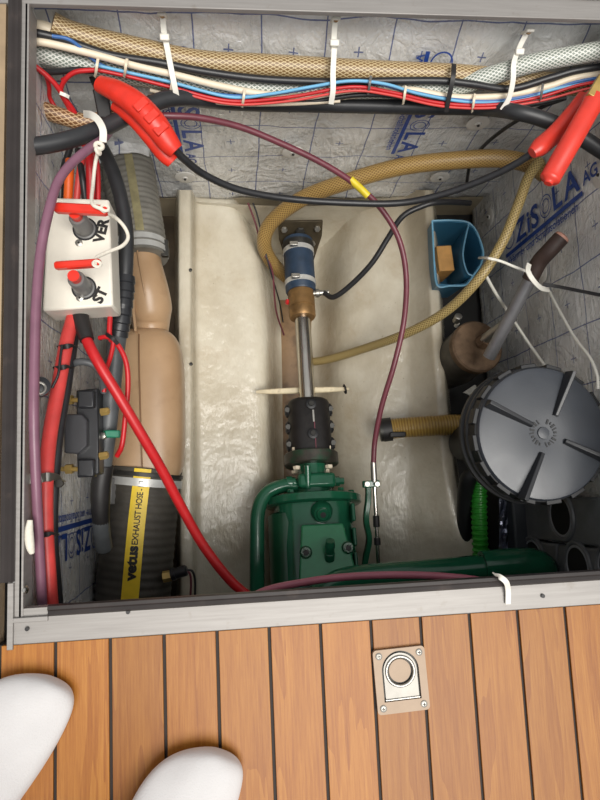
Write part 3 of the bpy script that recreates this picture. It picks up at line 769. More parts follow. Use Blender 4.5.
def fin(a0, a1):
    p, q = P(*a0, -.123), P(*a1, -.123); d = (q-p).normalized(); s = V((-d.y, d.x, 0))
    mb = MB(); o = mb.add([p-s*.0062, p+s*.0062, p-s*.0028+V((0, 0, .016)), p+s*.0028+V((0, 0, .016)), q-s*.0042, q+s*.0042, q-s*.0022+V((0, 0, .005)), q+s*.0022+V((0, 0, .005))])
    for f in ((0, 1, 3, 2), (4, 6, 7, 5), (0, 2, 6, 4), (1, 5, 7, 3), (2, 3, 7, 6), (0, 4, 5, 1)): mb.face([o+i for i in f])
    return obj('lid_fin', mb, BLKPL, fs_, bevel=.0008)
fin((486, 403), (532, 425)); fin((569, 373), (555, 416)); fin((521, 500), (542, 453)); fin((610, 462), (564, 441))
obj('lid_centre', MB().lathe(fc, (0, 0, 1), [(-.001, .009), (.0025, .008), (.003, .003)], 20), LID, fs_)
for k in range(22):   # worn embossed marks around the lid centre
    if k in (5, 6, 16): continue
    a = 2*math.pi*k/22; d = V((math.cos(a), math.sin(a), 0)); r0 = .0165
    obj('embossed_mark', MB().box(fc+d*r0+V((0, 0, .0015)), (.0065 if k % 3 else .004, .0016 if k % 2 else .0028, .0014), Matrix.Rotation(a+.2*(k % 2), 3, 'Z')), BLKPL2, fs_)
obj('strainer_body', MB().lathe(fc-V((0, 0, .066)), (0, 0, -1), [(0, FR*.45), (.02, FR*.43), (.20, FR*.40), (.22, FR*.36)], 48), BLKPL2, fs_)
wh = thing('suction_hose', P(420, 427, -.44), 'amber wire-reinforced suction hose from the engine bed to the strainer', 'hose')
hp = Zs((384, 430, -.43), (400, 428, -.425), (430, 426, -.41), (470, 424, -.40), (500, 424, -.39), (540, 424, -.38))
obj('hose', MB().tube(hp, .0185, 24, 16, scale=lambda t, L: 1+.02*math.sin(L*2*math.pi/.0052)), WIREHOSE, wh)
d_ = (hp[1]-hp[0]).normalized(); obj('hose_clamp', band(MB(), hp[0]+d_*.006, d_, .0188, .016, .003), RUBBER, wh)
obj('clamp_screw', MB().box(hp[0]+d_*.02+V((0, -.012, .016)), (.03, .010, .010)), RUBBER, wh, bevel=.002)
obj('pipe_end', MB().cyl(hp[0]-d_*.008, hp[0]+d_*.004, .021, .021), DARKMET, wh)
gt = tag(obj('corrugated_tube', MB().tube(Zs((479, 478, -.38), (479, 510, -.385), (480, 540, -.39), (482, 575, -.40)), .0135, 20, 30, scale=lambda t, L: 1+.07*math.copysign(1, math.sin(L*2*math.pi/.0095))), GREENTUBE), 'bright green corrugated tube below the strainer', 'tube')
bt = thing('black_pipe_elbow', P(463, 500, -.47), 'black pipe elbow between strainer and green corrugated tube', 'pipe')
obj('elbow', MB().tube(Zs((500, 470, -.36), (480, 472, -.365), (468, 480, -.375), (465, 510, -.41), (464, 560, -.45)), .0145, 20, 8), BLKPL2, bt)
obj('drain_cup', MB().lathe(P(459, 500, -.43), (0, 0, -1), [(0, .017), (0, .02), (.06, .018)], 24, cap=False), BLKPL2, bt)
obj('wire_ring', MB().torus(P(458, 494, -.425), (.15, .1, 1), .019, .0011, 28, 6), STEEL, bt)
# ------------------------------------------------------------------ seacock
kc = P(478, 346, -.36)
sk = thing('seacock', V((kc.x, kc.y, -.52)), 'bronze topped seacock valve with long steel lever by the right wall', 'valve')
tilt = V((.10, .10, 1)).normalized()
obj('valve_cap', MB().lathe(kc, -tilt, [(0, .001), (-.001, .02), (0, .045), (.003, .048), (.016, .048), (.018, .046)], 44), RUST, sk)
obj('cap_ridge', MB().torus(kc-tilt*.002, tilt, .030, .0018, 40, 8), RUST, sk)
obj('valve_body', MB().lathe(kc-tilt*.017, -tilt, [(0, .046), (.01, .0465), (.06, .045), (.07, .048), (.08, .048), (.14, .042)], 40), simple('dark_bronze_body', '4a4742', .4, .5, .3, 40), sk)
n_ = obj('hex_nut', MB().lathe(P(482, 342, -.357), V((.5, .35, 1)), [(-.004, .013), (.010, .013), (.012, .011)], 6), RUST, sk, sharp=25)
obj('spindle', MB().cyl(P(484, 340, -.35), P(513, 317, -.29), .0095, .0085), STEEL, sk)
lev = thing('seacock_lever', P(490, 355, -.33), 'grey steel lever tube with dark rubber grip tied to the right wall', 'lever')
a, b = P(489, 357, -.30), P(536, 268, -.20); dd = (b-a).normalized()
obj('lever_tube', MB().lathe(a, dd, [(.004, .0072), (0, .0085), (0, .0105), ((b-a).length+.02, .0105)], 24), simple('grey_lever_steel', '8b8a8c', .4, .6, .15, 40), lev)
obj('rubber_grip', MB().tube([b-dd*.02, b+dd*.01, P(550, 250, -.175), P(561, 238, -.165)], .0125, 22, 8), GRIP, lev)
e = P(561, 238, -.165); ed = (P(561, 238, -.165)-P(550, 250, -.175)).normalized()
obj('grip_end', MB().lathe(e, ed, [(0, .0122), (.004, .011), (.006, .006)], 20), PINKEND, lev)
# bracket and small fittings around the seacock
tag(obj('mounting_bracket', MB().prism([P(462, 393, -.47), P(474, 385, -.47), P(478, 392, -.47), P(470, 396, -.47)], (0, 0, .006)).cyl(P(474, 389.5, -.464), P(474, 389.5, -.462), .004), STEEL), 'small steel bracket below the seacock', 'bracket')
vb = thing('bleed_valve', P(456, 325, -.44), 'small steel bleed valve above the seacock', 'valve')
obj('valve_stem', MB().lathe(P(456, 326, -.42), V((0, .35, 1)), [(0, .004), (.01, .004)], 12), NYLON, vb)
obj('valve_cap', MB().lathe(P(456, 321, -.41), V((0, .35, 1)), [(0, .007), (.016, .007), (.017, .005)], 14), STEEL, vb)
for k, (px, py) in enumerate(((443, 353), (443, 368))):
    tag(obj('hull_bolt', MB().lathe(P(px, py, -.45), (-.3, 0, 1), [(0, .006), (.008, .006), (.01, .004)], 6), CREAMC), ('pale bolt head left of the seacock, upper one', 'pale bolt head left of the seacock, lower one')[k], 'bolt')
# ------------------------------------------------------------------ blue caddy with wood block
zc = -.385
bx_ = thing('plastic_caddy', P(455, 255, -.50), 'blue open plastic caddy holding a wooden block', 'container')
outl = [(432, 221), (450, 220.5), (466, 222), (474, 228), (479, 238), (483, 252), (481, 264), (473, 276), (466, 285), (450, 286), (437, 285.5), (434, 262)]
loop = [P(x, y, zc) for x, y in outl]; cen = sum(loop, V())/len(loop)
def wallring(loop, z1, shrink, th):
    mb = MB(); n = len(loop); rows = []
    for zz, s, i_ in ((zc, 1, 0), (z1, shrink, 0), (z1, shrink, 1), (zc, 1, 1)):
        rows.append([V((cen.x+(p.x-cen.x)*s*(1 if not i_ else 1-th), cen.y+(p.y-cen.y)*s*(1 if not i_ else 1-th), zz)) for p in loop])
    base = mb.add([q for r in rows for q in r])
    for r in range(4):
        for j in range(n): j2 = (j+1) % n; r2 = (r+1) % 4; mb.face((base+r*n+j, base+r*n+j2, base+r2*n+j2, base+r2*n+j))
    o = mb.add([V((q.x, q.y, z1)) for q in rows[2]]); mb.face([o+j for j in range(n)])
    return mb
obj('caddy_wall', wallring(loop, zc-.10, .9, .045), BLUEPL, bx_, sharp=60)
rim = [V((p.x, p.y, zc+.001)) for p in loop]; obj('caddy_rim', MB().tube(rim+[rim[0]], .0018, 8, 6), simple('light_blue_rim', '6fa3bd', .35), bx_)
dv = crom([P(469, 223, zc), P(465, 240, zc), P(463, 256, zc), (P(467, 272, zc)), P(473, 276, zc)], 6)
mb = MB(); n = len(dv)
mb.grid(lambda i, j: dv[min(n-1, int(round(i*(n-1))))]-V((0, 0, .098*(1-j))), n-1, 4)
dvo = obj('caddy_divider', mb, BLUEPL, bx_); q = dvo.modifiers.new('thickness', 'SOLIDIFY'); q.thickness = .002
obj('divider_rim', MB().tube(dv, .0016, 8, 2), MATS['light_blue_rim'], bx_)
wb = thing('wooden_block', P(447, 262, -.49), 'short light wooden block standing inside the blue caddy', 'wood block')
c0 = P(445.5, 258, -.405)
obj('block', MB().box((c0.x, c0.y, -.440), (.030, .050, .07), Matrix.Rotation(.06, 3, 'Z')), PINE, wb, bevel=.002)
# ------------------------------------------------------------------ dark perforated crates lower right
cr_i = 0
def crate(pxs, holes, X, label):
    loop = [PX(x, y, X) for x, y in pxs]; zb = min(p.z for p in loop)
    t = thing('perforated_crate', V((X, sum(p.y for p in loop)/len(loop), zb)), label, 'crate', 'dark crates below the strainer')
    obj('crate_shell', MB().prism(loop, (.018, 0, 0)), CRATE, t, bevel=.003)
    for (hx, hy, r) in holes:
        c = PX(hx, hy, X-.001)
        obj('hole_ring', MB().torus(c, (1, 0, 0), r, .0035, 36, 8), CRATE, t)
        obj('hole_ring', MB().torus(c, (1, 0, 0), r*.84, .0022, 36, 8), simple('grey_ring_edge', '8d9094', .4) if 'grey_ring_edge' not in MATS else MATS['grey_ring_edge'], t)
        obj('recess', MB().lathe(c-V((.0006, 0, 0)), (-1, 0, 0), [(0, r*.82), (.0006, r*.8)], 32), simple('black_recess', '070707', .8) if 'black_recess' not in MATS else MATS['black_recess'], t)
crate([(508, 498), (508, 536), (618, 549), (618, 497)], [(561, 516, .036)], .488, 'dark crate with a round hole directly under the strainer lid')
crate([(506, 538), (506, 660), (556, 662), (556, 544)], [(534, 560, .038)], .488, 'dark crate with a round hole beside the green pipe end')
crate([(557.5, 545), (557.5, 662), (640, 665), (640, 553)], [(578, 566, .034), (612, 570, .034)], .488, 'dark crate with round holes at the right frame edge')
tag(obj('foil_strip', MB().grid(lambda i, j: P(499+9*i, 498+54*j, -.40+.01*math.sin(9*i+12*j)), 6, 14), simple('silver_strip', '9fa3b4', .3, .7, .3, 80)), 'ragged silver foil strip hanging left of the dark crates', 'foil strip').modifiers.new('thickness', 'SOLIDIFY').thickness = .001
tag(obj('dark_duct', MB().box(P(508, 530, -.43), (.03, .22, .12)), simple('slate_duct', '33373c', .5), bevel=.004), 'slate grey duct left of the dark crates', 'duct')
# ------------------------------------------------------------------ hoses and cables along the far wall
Y1 = YF-.018
cable('braided_hose', Ys(YF-.032, (52, 24), (70, 33), (100, 41), (140, 50), (200, 62), (270, 66), (340, 70), (400, 73), (450, 75), (500, 79), (560, 84), (640, 88)), .0145, BRTAN, 'thick tan braided hose along the top of the far wall', 'hose', None, 24, 12)
cable('braided_hose', Ys(YF-.046, (12, 48), (40, 54), (60, 58), (95, 66), (150, 78), (230, 86), (300, 89), (400, 89), (450, 88), (490, 76), (530, 64), (570, 56), (640, 44)), .0125, BRCLR, 'clear braided hose below the tan hose, rising at the right', 'hose', None, 24, 12)
cable('hose_stub', Ys(YF-.026, (12, 28), (40, 28), (55, 33), (75, 40)), .009, CREAMC, 'cream pipe end in the upper left corner of the bay', 'hose', None, 16)
cable('black_cable', Ym((12, 32, .49), (40, 34, .49), (70, 42, .49), (110, 55, .488), (160, 63, .486), (200, 71, .486), (260, 79, .486), (330, 82, .486), (390, 81, .488), (440, 81, .486), (470, 84, .482), (510, 89, .48), (550, 78, .486), (580, 70, .49), (640, 62, .49)), .0050, BLKCABLE, 'thick black cable running over the braided hoses')
cable('cream_cable', Ym((12, 40, .482), (40, 42, .482), (65, 47, .482), (100, 56, .482), (140, 67, .48), (180, 76, .48), (220, 86, .48), (270, 95, .48), (330, 97, .48), (370, 93, .482), (410, 90, .482), (450, 97, .478), (490, 97, .476), (520, 93, .478), (550, 86, .48), (580, 77, .484), (640, 68, .484)), .0046, CREAMC, 'cream cable in the bundle along the far wall')
cable('blue_cable', Ym((52, 36, .484), (72, 41, .484), (98, 63, .482), (120, 71, .478), (160, 80, .476), (210, 93, .475), (250, 96, .475), (300, 90, .472), (340, 82, .472), (370, 82, .474), (400, 89, .474), (450, 99, .472), (500, 100, .472), (540, 93, .474), (580, 81, .478), (640, 72, .478)), .0022, BLUEC, 'dark blue cable in the bundle along the far wall')
cable('light_blue_cable', Ym((95, 65, .478), (130, 73, .474), (170, 82, .472), (230, 97, .47), (270, 94, .468), (310, 87, .468), (350, 81, .468), (385, 84, .47), (420, 94, .47), (470, 102, .47), (520, 99, .472), (560, 88, .474), (640, 74, .476)), .0021, LBLUEC, 'light blue cable in the bundle along the far wall')
cable('red_cable', Ym((62, 80, .476), (78, 71, .474), (95, 70, .472), (130, 77, .470), (170, 87, .468), (230, 101, .466), (290, 97, .464), (350, 87, .464), (390, 92, .466), (440, 103, .466), (490, 105, .466), (540, 97, .468), (580, 85, .472), (640, 74, .474)), .0023, RED, 'red cable in the bundle along the far wall')
cable('red_cable', Ym((170, 90, .464), (230, 104, .462), (290, 101, .46), (350, 91, .46), (390, 95, .462), (440, 106, .462), (490, 108, .462), (540, 101, .464), (590, 88, .468), (640, 79, .47)), .0017, REDF, 'pale red cable at the lower edge of the bundle along the far wall')
cable('black_cable', Ym((28, 68, .482), (50, 72, .478), (75, 70, .474), (95, 71, .472)), .0038, BLKCABLE, 'short black cable under the clear hose at upper left')
cable('black_cable', Ym((190, 97, .478), (240, 103, .476), (300, 103, .474), (360, 95, .474), (410, 98, .474), (460, 106, .474), (520, 106, .476), (566, 98, .478)), .0032, BLKCABLE, 'thin black cable with loose end under the bundle')
cable('white_cable', Ym((150, 90, .482), (180, 97, .478), (230, 104, .474), (290, 104, .472), (340, 101, .472)), .0024, CREAMC, 'thin white cable under the bundle at left')
# thick black hose passing behind the bundle
cable('black_hose', Zs((20, 148, -.025), (50, 144, -.035), (75, 138, -.045), (105, 127, -.062), (140, 110, -.075), (175, 98, -.09))+Ym((240, 103, .495), (330, 105, .497), (420, 107, .495), (480, 108, .488))+Zs((515, 112, -.09), (545, 120, -.085), (575, 134, -.08), (610, 156, -.075), (650, 180, -.07)), .0104, HOSEBLK, 'thick black hose from the left corner passing behind the bundle', 'hose', None, 18)
cable('braided_hose', Ym((14, 112, .445), (35, 108, .445), (60, 116, .447), (85, 122, .45), (110, 118, .46), (140, 108, .476), (165, 98, .492)), .0108, BRBRN, 'short brown braided hose at the left corner', 'hose', None, 20, 12)
# thin cables on the far wall right
cable('black_cable', Ym((566, 98, .49), (540, 108, .50), (515, 122, .512), (495, 136, .52), (480, 150, .525), (470, 165, .525), (466, 188, .525)), .0030, BLKCABLE, 'thin black cable hanging down the far wall at right')
# ------------------------------------------------------------------ ochre hoses
cable('ochre_hose', Zs((297, 284, -.60), (282, 273, -.57), (269, 258, -.51), (264, 241, -.465), (272, 222, -.43), (300, 200, -.375), (340, 184, -.325), (400, 167, -.275), (460, 160, -.245), (505, 159, -.235), (535, 167, -.245), (556, 185, -.28)), .0142, BRTN2, 'thick ochre hose arching from the stern gland to the right corner', 'hose', None, 22, 12)
cable('beige_hose', Zs((540, 160, -.20), (528, 178, -.205), (518, 205, -.21), (502, 243, -.22), (478, 280, -.24), (445, 312, -.30), (405, 334, -.37), (360, 350, -.46), (330, 359, -.52), (312, 362, -.555)), .0082, BRSML, 'slim beige braided hose curving from right corner to the trough', 'hose', None, 16, 12)
cable('black_hose', [nb+RF @ V((.02, 0, .003))]+Zs((334, 297, -.455), (352, 284, -.43), (372, 263, -.40), (388, 238, -.375), (402, 217, -.35), (420, 207, -.34), (440, 202, -.34), (470, 203, -.37)), .0052, BLKCABLE, 'slim black hose from the stern gland curving up to the right', 'hose', None, 14)
# ------------------------------------------------------------------ control cables
cable('gear_cable', Zs((150, 116, -.10), (170, 116, -.10), (200, 118, -.11), (240, 127, -.13), (280, 143, -.15), (320, 162, -.17), (352, 182, -.19), (378, 205, -.21), (398, 237, -.23), (406, 275, -.25), (404, 320, -.28), (394, 365, -.30), (382, 405, -.33), (375, 440, -.355), (373.4, 464, -.365)), .0046, MAROON, 'maroon gear control cable looping across the bay to the gear lever', 'control cable', None, 12)
o_ = obj('yellow_tape', MB().tube(Zs((350, 179, -.188), (356, 184.5, -.192), (362, 190, -.197), (368, 196, -.2)), .0056, 12, 4), YTAPE); tag(o_, 'yellow tape wrapped around the maroon gear cable', 'tape')
cable('throttle_cable', Zs((116, 122, -.11), (104, 138, -.06), (90, 148, -.035), (72, 163, -.02), (58, 182, -.01), (49, 210, 0), (41, 250, 0), (36.5, 300, .002), (34.5, 360, .002), (34, 420, .002), (36, 480, -.01), (39, 540, -.03), (42, 600, -.05), (44, 660, -.06)), .0054, PURPLE, 'purple control cable running down the left edge of the hatch', 'control cable', None, 12)
cable('pink_cable', Zs((230, 612, -.13), (262, 592, -.115), (300, 583, -.11), (345, 577, -.105), (400, 575, -.105), (450, 577, -.11), (490, 583, -.12), (530, 600, -.13)), .0048, PINK, 'dusty pink cable along the near edge over the green pipe', 'control cable', None, 12)
# ------------------------------------------------------------------ cable ties
def strap(name, pts, wd, m, label, cat='cable tie', group=None, head=None, ref=(0, -.4, 1), th=.0014, parent=None):
    mb = MB().sweep(crom(pts, 6), rect(wd, th, .3), ref)
    if head is None: return tag(obj(name, mb, m), label, cat, group)
def wall_tie(pts, label, wd=.0072):
    p0 = pts[0]; t = thing('cable_tie', pts[-1], label, 'cable tie', 'white ties holding the bundle to the far wall')
    obj('strap', MB().sweep(crom(pts, 6), rect(wd, .0016, .3), (0, -.5, .8)), NYLON, t)
    obj('mount_tab', MB().box(p0+V((0, 0, .004)), (.011, .004, .022), Matrix.Rotation(.5, 3, 'X')), NYLON, t, bevel=.0015)
    obj('tie_head', MB().box(pts[1].lerp(pts[2], .3)+V((0, -.003, .002)), (.012, .008, .009), Matrix.Rotation(.5, 3, 'X')), NYLON, t, bevel=.0015)
    obj('screw', MB().lathe(p0+V((0, -.003, .008)), (0, -.6, .8), [(-.002, .0035), (.0015, .003)], 12), BRONZE, t)
wall_tie(Ym((163, 18, .525), (164, 32, .515), (167, 47, .50), (171, 68, .474), (175, 88, .456), (178, 104, .45)), 'white cable tie around the bundle at the left')
wall_tie(Ym((335, 22, .525), (334, 38, .515), (334, 52, .50), (333, 72, .474), (333, 90, .456), (331, 104, .45)), 'white cable tie around the bundle at the middle')
wall_tie(Ym((526, 34, .52), (520, 46, .51), (514, 62, .485), (513, 80, .468), (509, 98, .456), (502, 110, .45)), 'white cable tie around the bundle at the right')
strap('cable_tie', Ym((454, 64, .50), (453, 78, .476), (449, 97, .464), (446, 112, .458)), .0066, RUBBER, 'black cable tie around the bundle right of centre')
for k, (px, py, d) in enumerate(((97, 68, 0), (126, 68, 0), (370, 85, 1), (244, 98, 0), (405, 95, 0), (542, 93, 1), (474, 103, 0), (172, 86, 0))):
    Yk = .462
    strap('cable_tie', Ym((px+1, py-9, Yk+.012), (px, py-3, Yk), (px-1, py+4, Yk-.002), (px-2, py+9, Yk+.004)), .0034, (CREAMC, GREYPL)[d], ('small pale tie at the left end of the cable bundle', 'small pale tie above the left red clamp', 'grey tie on the bundle right of the middle white tie', 'small pale tie on the bundle below the tan hose, centre left', 'small pale tie on the bundle beside the black tie', 'grey tie on the bundle above the right red clamp', 'small pale tie right of the black tie', 'small pale tie beside the left white tie')[k], 'cable tie', 'small ties on the bundle')
# white tie with cord around the black hose at left
t = thing('cable_tie', P(98, 140, -.10), 'broad white tie looped around the black hose at the left corner', 'cable tie')
obj('strap', MB().sweep(crom(Zs((84, 114, -.06), (91, 115, -.043), (98, 120, -.037), (103, 130, -.034), (103, 142, -.04)), 6), rect(.0085, .0018), (0, -.5, .8)), NYLON, t)
obj('knot', MB().torus(P(99, 146, -.034), (.3, .2, 1), .0042, .0026, 16, 8).torus(P(98, 151, -.034), (1, .2, .4), .0036, .0024, 16, 8), CORD, t)
# ------------------------------------------------------------------ washers on the foil
def washer(p, axis, r, label):
    t = thing('insulation_washer', p, label, 'washer', 'white washers pinning the foil'); a = V(axis).normalized()
    obj('disc', MB().lathe(p, a, [(0, r), (.0015, r), (.003, r*.8), (.0022, r*.3), (.004, r*.25)], 28), PIN, t)
    obj('pin', MB().lathe(p+a*.003, a, [(0, .0028), (.003, .002)], 10), DARKMET, t)
Yw = YF-.010
for px, py, l in ((185, 177, 'on the far wall above the left rail'), (293, 152, 'on the far wall beside the maroon cable'), (478, 123, 'on the far wall below the bundle at right'), (440, 177, 'on the far wall under the ochre hose')):
    p = PY(px, py, Yw); washer(p, (0, -1, .0), .0185, 'white foil washer '+l)
washer(PX(490, 217, XR-.008), (-1, 0, 0), .018, 'white foil washer on the right wall next to the beige hose')
washer(PX(543, 274, XR-.008), (-1, 0, 0), .015, 'white foil washer on the right wall behind the lever grip')
washer(PX(601, 175, XR-.008), (-1, 0, 0), .018, 'white foil washer at the right frame edge near the red clamp')
# ------------------------------------------------------------------ jumper clamps
t = thing('jumper_clamp', P(140, 115, -.09), 'red plastic clamp on the black hose at upper left', 'clamp')
hp = [P(100, 84, -.055), P(118, 92, -.045), P(138, 106, -.04), P(155, 124, -.045), P(168, 142, -.055), P(176, 151, -.06)]
obj('upper_handle', MB().sweep(crom(hp, 8), ellp(.0122, .010, 18), (0, 0, 1), scale=lambda q, L: .55+.75*math.sin(math.pi*(.12+.76*q))**.8), REDPL, t)
hp2 = [p+V((-.006, -.006, -.016)) for p in hp[1:]]
obj('lower_handle', MB().sweep(crom(hp2, 8), ellp(.012, .009, 16), (0, 0, 1), scale=lambda q, L: .6+.5*math.sin(math.pi*(.1+.8*q))), REDPL, t)
for k in range(3):
    q = crom(hp, 8)[18+5*k]; d = (hp[3]-hp[2]).normalized()
    obj('grip_ridge', MB().box(q+V((0, 0, .0115)), (.019, .011, .005), frame3(d)), REDPL, t, bevel=.0015)
obj('hinge_pin', MB().cyl(P(143, 113, -.036), P(143, 113, -.036)+V((0, 0, .006)), .004), STEEL, t)
obj('spring', MB().torus(P(142, 114, -.036), (.6, .5, .5), .005, .0016, 16, 6), DARKMET, t)
obj('clamp_jaw', MB().prism([P(92, 88, -.075), P(108, 92, -.075), P(112, 118, -.085), P(98, 118, -.085)], (0, 0, -.008)), RUBBER, t, bevel=.002)
cable('jumper_cable', Zs((173, 147, -.062), (184, 159, -.08), (205, 175, -.11), (240, 190, -.14), (290, 199, -.165), (350, 203, -.175), (400, 203, -.17), (440, 195, -.15), (480, 181, -.12), (512, 166, -.09), (540, 148, -.06)), .0050, BLKCABLE, 'black jumper cable hanging between the two red clamps', 'cable', None, 12)
t = thing('jumper_clamp', P(565, 140, -.10), 'red handled clamp gripping the black hose at upper right', 'clamp')
fr_ = [P(548, 184, -.045), P(550, 179, -.045), P(553, 173, -.045), P(572, 140, -.035), P(589, 110, -.03), P(596, 98, -.03)]
obj('front_handle', MB().sweep(crom(fr_, 6), ellp(.0135, .010, 18), (0, 0, 1), scale=lambda q, L: .42 if q < .10 else (.5+.5*min(1, (q-.1)/.12) if q < .8 else 1.0+.12*(q-.8)/.2)), REDGRIP, t)
bk = [P(532, 153, -.06), P(540, 147, -.06), P(556, 133, -.065), P(574, 113, -.06), P(586, 98, -.055)]
obj('back_handle', MB().sweep(crom(bk, 6), ellp(.0125, .010, 18), (0, 0, 1), scale=lambda q, L: .6+.4*min(1, q/.25)), REDGRIP, t)
obj('jaw', MB().prism([P(584, 98, -.03), P(594, 104, -.03), P(606, 88, -.03), P(604, 74, -.03), P(596, 78, -.03)], (0, 0, .010)), BRASS, t, bevel=.001)
obj('jaw_rivet', MB().lathe(P(594, 92, -.03), (0, 0, 1), [(0, .004), (.003, .003)], 12), STEEL, t)
# ------------------------------------------------------------------ switch panel
zp = -.07
quad = [(48, 197), (109, 199), (113, 306), (42, 311)]
t = thing('switch_panel', P(78, 255, -.13), 'white battery switch box with two red keys and handwritten letters', 'switch panel')
obj('panel_box', MB().prism([P(x, y, zp)-V((0, 0, .05)) for x, y in quad][::-1], (0, 0, .05)), PANEL, t, bevel=.003)
def key(px, py, hx0, hy0, hx1, hy1, thick, lab, tiltz=0):
    b = P(px, py, zp)
    sw = obj('switch_barrel', MB().lathe(b-V((0, 0, .001)), (0, 0, 1), [(0, .0128), (.002, .0128), (.003, .0110), (.034, .0102), (.036, .009)], 30), GREYPL, t)
    obj('barrel_hole', MB().lathe(b, (0, 0, 1), [(0, .0150), (.0008, .0148)], 30), BLKPL2, sw)
    a, c = P(hx0, hy0, zp+.05), P(hx1, hy1, zp+.05); m_ = b+V((0, 0, .034))
    k = obj('key', MB().sweep([a, a.lerp(c, .05), a.lerp(c, .3), a.lerp(c, .7), a.lerp(c, .95), c], rect(thick, .010, .4), (0, 0, 1), scale=lambda q, L: .75 if q < .02 or q > .98 else 1), REDPL, t)
    obj('key_stem', MB().cyl(m_-V((0, 0, .004)), V((m_.x, m_.y, zp+.046)), .0062, .0068, 16), REDPL, k)
key(85, 229, 55, 208, 108, 211, .0115, 0)
key(84, 288, 55, 266, 101, 263, .0085, 0)
for px, py in ((79, 243), (80, 298)):
    b = P(px, py, zp); obj('screw', MB().lathe(b, (0, 0, 1), [(0, .0045), (.001, .0045), (.0018, .003)], 18), STEEL, t)
    obj('screw_slot', MB().lathe(b+V((0, 0, .0016)), (0, 0, 1), [(0, .0015), (.0006, .0013)], 8), INK, t)
def pan_text(s, a, b, size, bold):
    o = P(*a, zp+.0007); d = (P(*b, zp+.0007)-o).normalized(); up = V((0, 0, 1)).cross(d)
    text(s, size, lambda u, v: o+d*u+up*v, INK, t, bold, 'LEFT', 1.0, 'lettering')
pan_text('VER', (103, 243), (109, 219), .0175, .0009); pan_text('ST', (101, 304), (108, 290), .0175, .0009)
cable('tie_rope', Zs((98, 151, -.034), (95, 165, -.045), (93, 185, -.04), (92, 203, -.015), (101, 209, -.012), (106, 213, -.02), (116, 218, -.04), (125, 228, -.05), (128, 238, -.05), (122, 246, -.045), (108, 252, -.035), (96, 258, -.022), (95, 264, -.014)), .0022, CORD, 'white cord linking the hose tie and both red keys', 'cord', None, 8)
for px, py in ((105, 208), (97, 264)):
    obj('key_hole_loop', MB().torus(P(px, py, -.014), (.4, .4, 1), .0042, .0018, 16, 6), CORD, t)
# wires entering the box from above
for nm, pts, r, m, l in (
    ('orange_wire', ((70, 160, -.10), (69, 180, -.10), (68, 202, -.11)), .006, ORANGE, 'orange taped wire entering the switch box from above'),
    ('red_wire', ((82, 160, -.09), (79, 178, -.09), (76, 206, -.10)), .0045, REDF, 'red wire entering the switch box beside the orange one'),
    ('black_wire', ((78, 150, -.10), (82, 175, -.085), (86, 206, -.10)), .0042, BLKCABLE, 'black wire entering the switch box between red wires'),
    ('red_wire', ((89, 150, -.08), (90, 170, -.08), (91, 206, -.10)), .0055, RED, 'broad red wire entering the switch box behind the cord'),
    ('black_wire', ((70, 148, -.11), (62, 175, -.11), (60, 205, -.12)), .0042, BLKCABLE, 'black wire entering the switch box under the purple cable'),
    ('red_wire', ((88, 146, -.09), (97, 165, -.10), (98, 206, -.11)), .0035, RED, 'slim red wire entering the switch box at the right')):
    cable(nm, Zs(*pts), r, m, l, 'wire')
# red wires in the upper left corner
cable('red_wire', Ym((22, 58, .47), (40, 70, .465), (55, 84, .46), (66, 100, .455), (76, 116, .45), (84, 146, .43)), .0034, RED, 'red wire crossing the upper left corner', 'wire')
cable('red_wire', Ym((95, 70, .47), (76, 72, .468), (65, 80, .464), (61, 92, .46), (68, 106, .455), (74, 118, .45)), .0030, RED, 'red wire bending down from the bundle at upper left', 'wire')
cable('red_wire', Ym((24, 62, .475), (44, 74, .472), (49, 86, .47), (50, 98, .468), (58, 110, .46), (70, 116, .455)), .0028, RED, 'red wire dipping behind the brown hose at upper left', 'wire')
strap('cable_tie', Ym((60, 93, .452), (65, 95, .450), (69, 97, .452)), .0045, NYLON, 'tiny white tie around the red wires at upper left')
strap('black_bracket', Ym((95, 76, .50), (101, 92, .498), (104, 112, .496)), .016, RUBBER, 'black strap hanging behind the left red clamp', 'strap', th=.003)
# ------------------------------------------------------------------ cables down the left wall
cable('battery_cable', Zs((76, 306, -.11), (72, 322, -.10), (66, 345, -.09), (58, 390, -.08), (50, 435, -.065), (46, 480, -.055), (46, 530, -.06), (49, 580, -.065), (53, 640, -.07)), .0085, REDF, 'thick faded red battery cable down the left wall', 'cable', None, 14)
cable('battery_cable', Zs((79, 306, -.125), (73, 345, -.115), (66, 390, -.105), (58, 440, -.09), (54, 490, -.085), (53, 540, -.085), (57, 590, -.095), (61, 650, -.10)), .0062, BLKCABLE, 'black battery cable alongside the faded red one', 'cable', None, 12)
cable('battery_cable', Zs((80, 308, -.11), (85, 335, -.095), (98, 362, -.09), (118, 395, -.10), (140, 432, -.12), (162, 470, -.15), (183, 510, -.18), (205, 548, -.20), (235, 585, -.21), (275, 615, -.22)), .0068, RED, 'bright red battery cable crossing over the muffler', 'cable', None, 14)
o_ = obj('cable_boot', MB().tube(Zs((78, 304, -.11), (81, 320, -.10), (87, 340, -.092)), .0105, 14, 6, scale=lambda q, L: 1.15-.3*q), RUBBER); tag(o_, 'black boot where the bright red cable leaves the switch box', 'cable boot')
cd1 = thing('cable_conduit', P(115, 380, -.22), 'thick black cable conduit with taped section right of the switch box', 'conduit')
obj('upper_run', MB().tube(Zs((88, 128, -.17), (98, 142, -.16), (110, 165, -.14), (120, 195, -.135), (126, 230, -.135), (126, 262, -.135), (124, 290, -.14), (120, 330, -.15)), .0098, 18, 8), HOSEBLK, cd1)
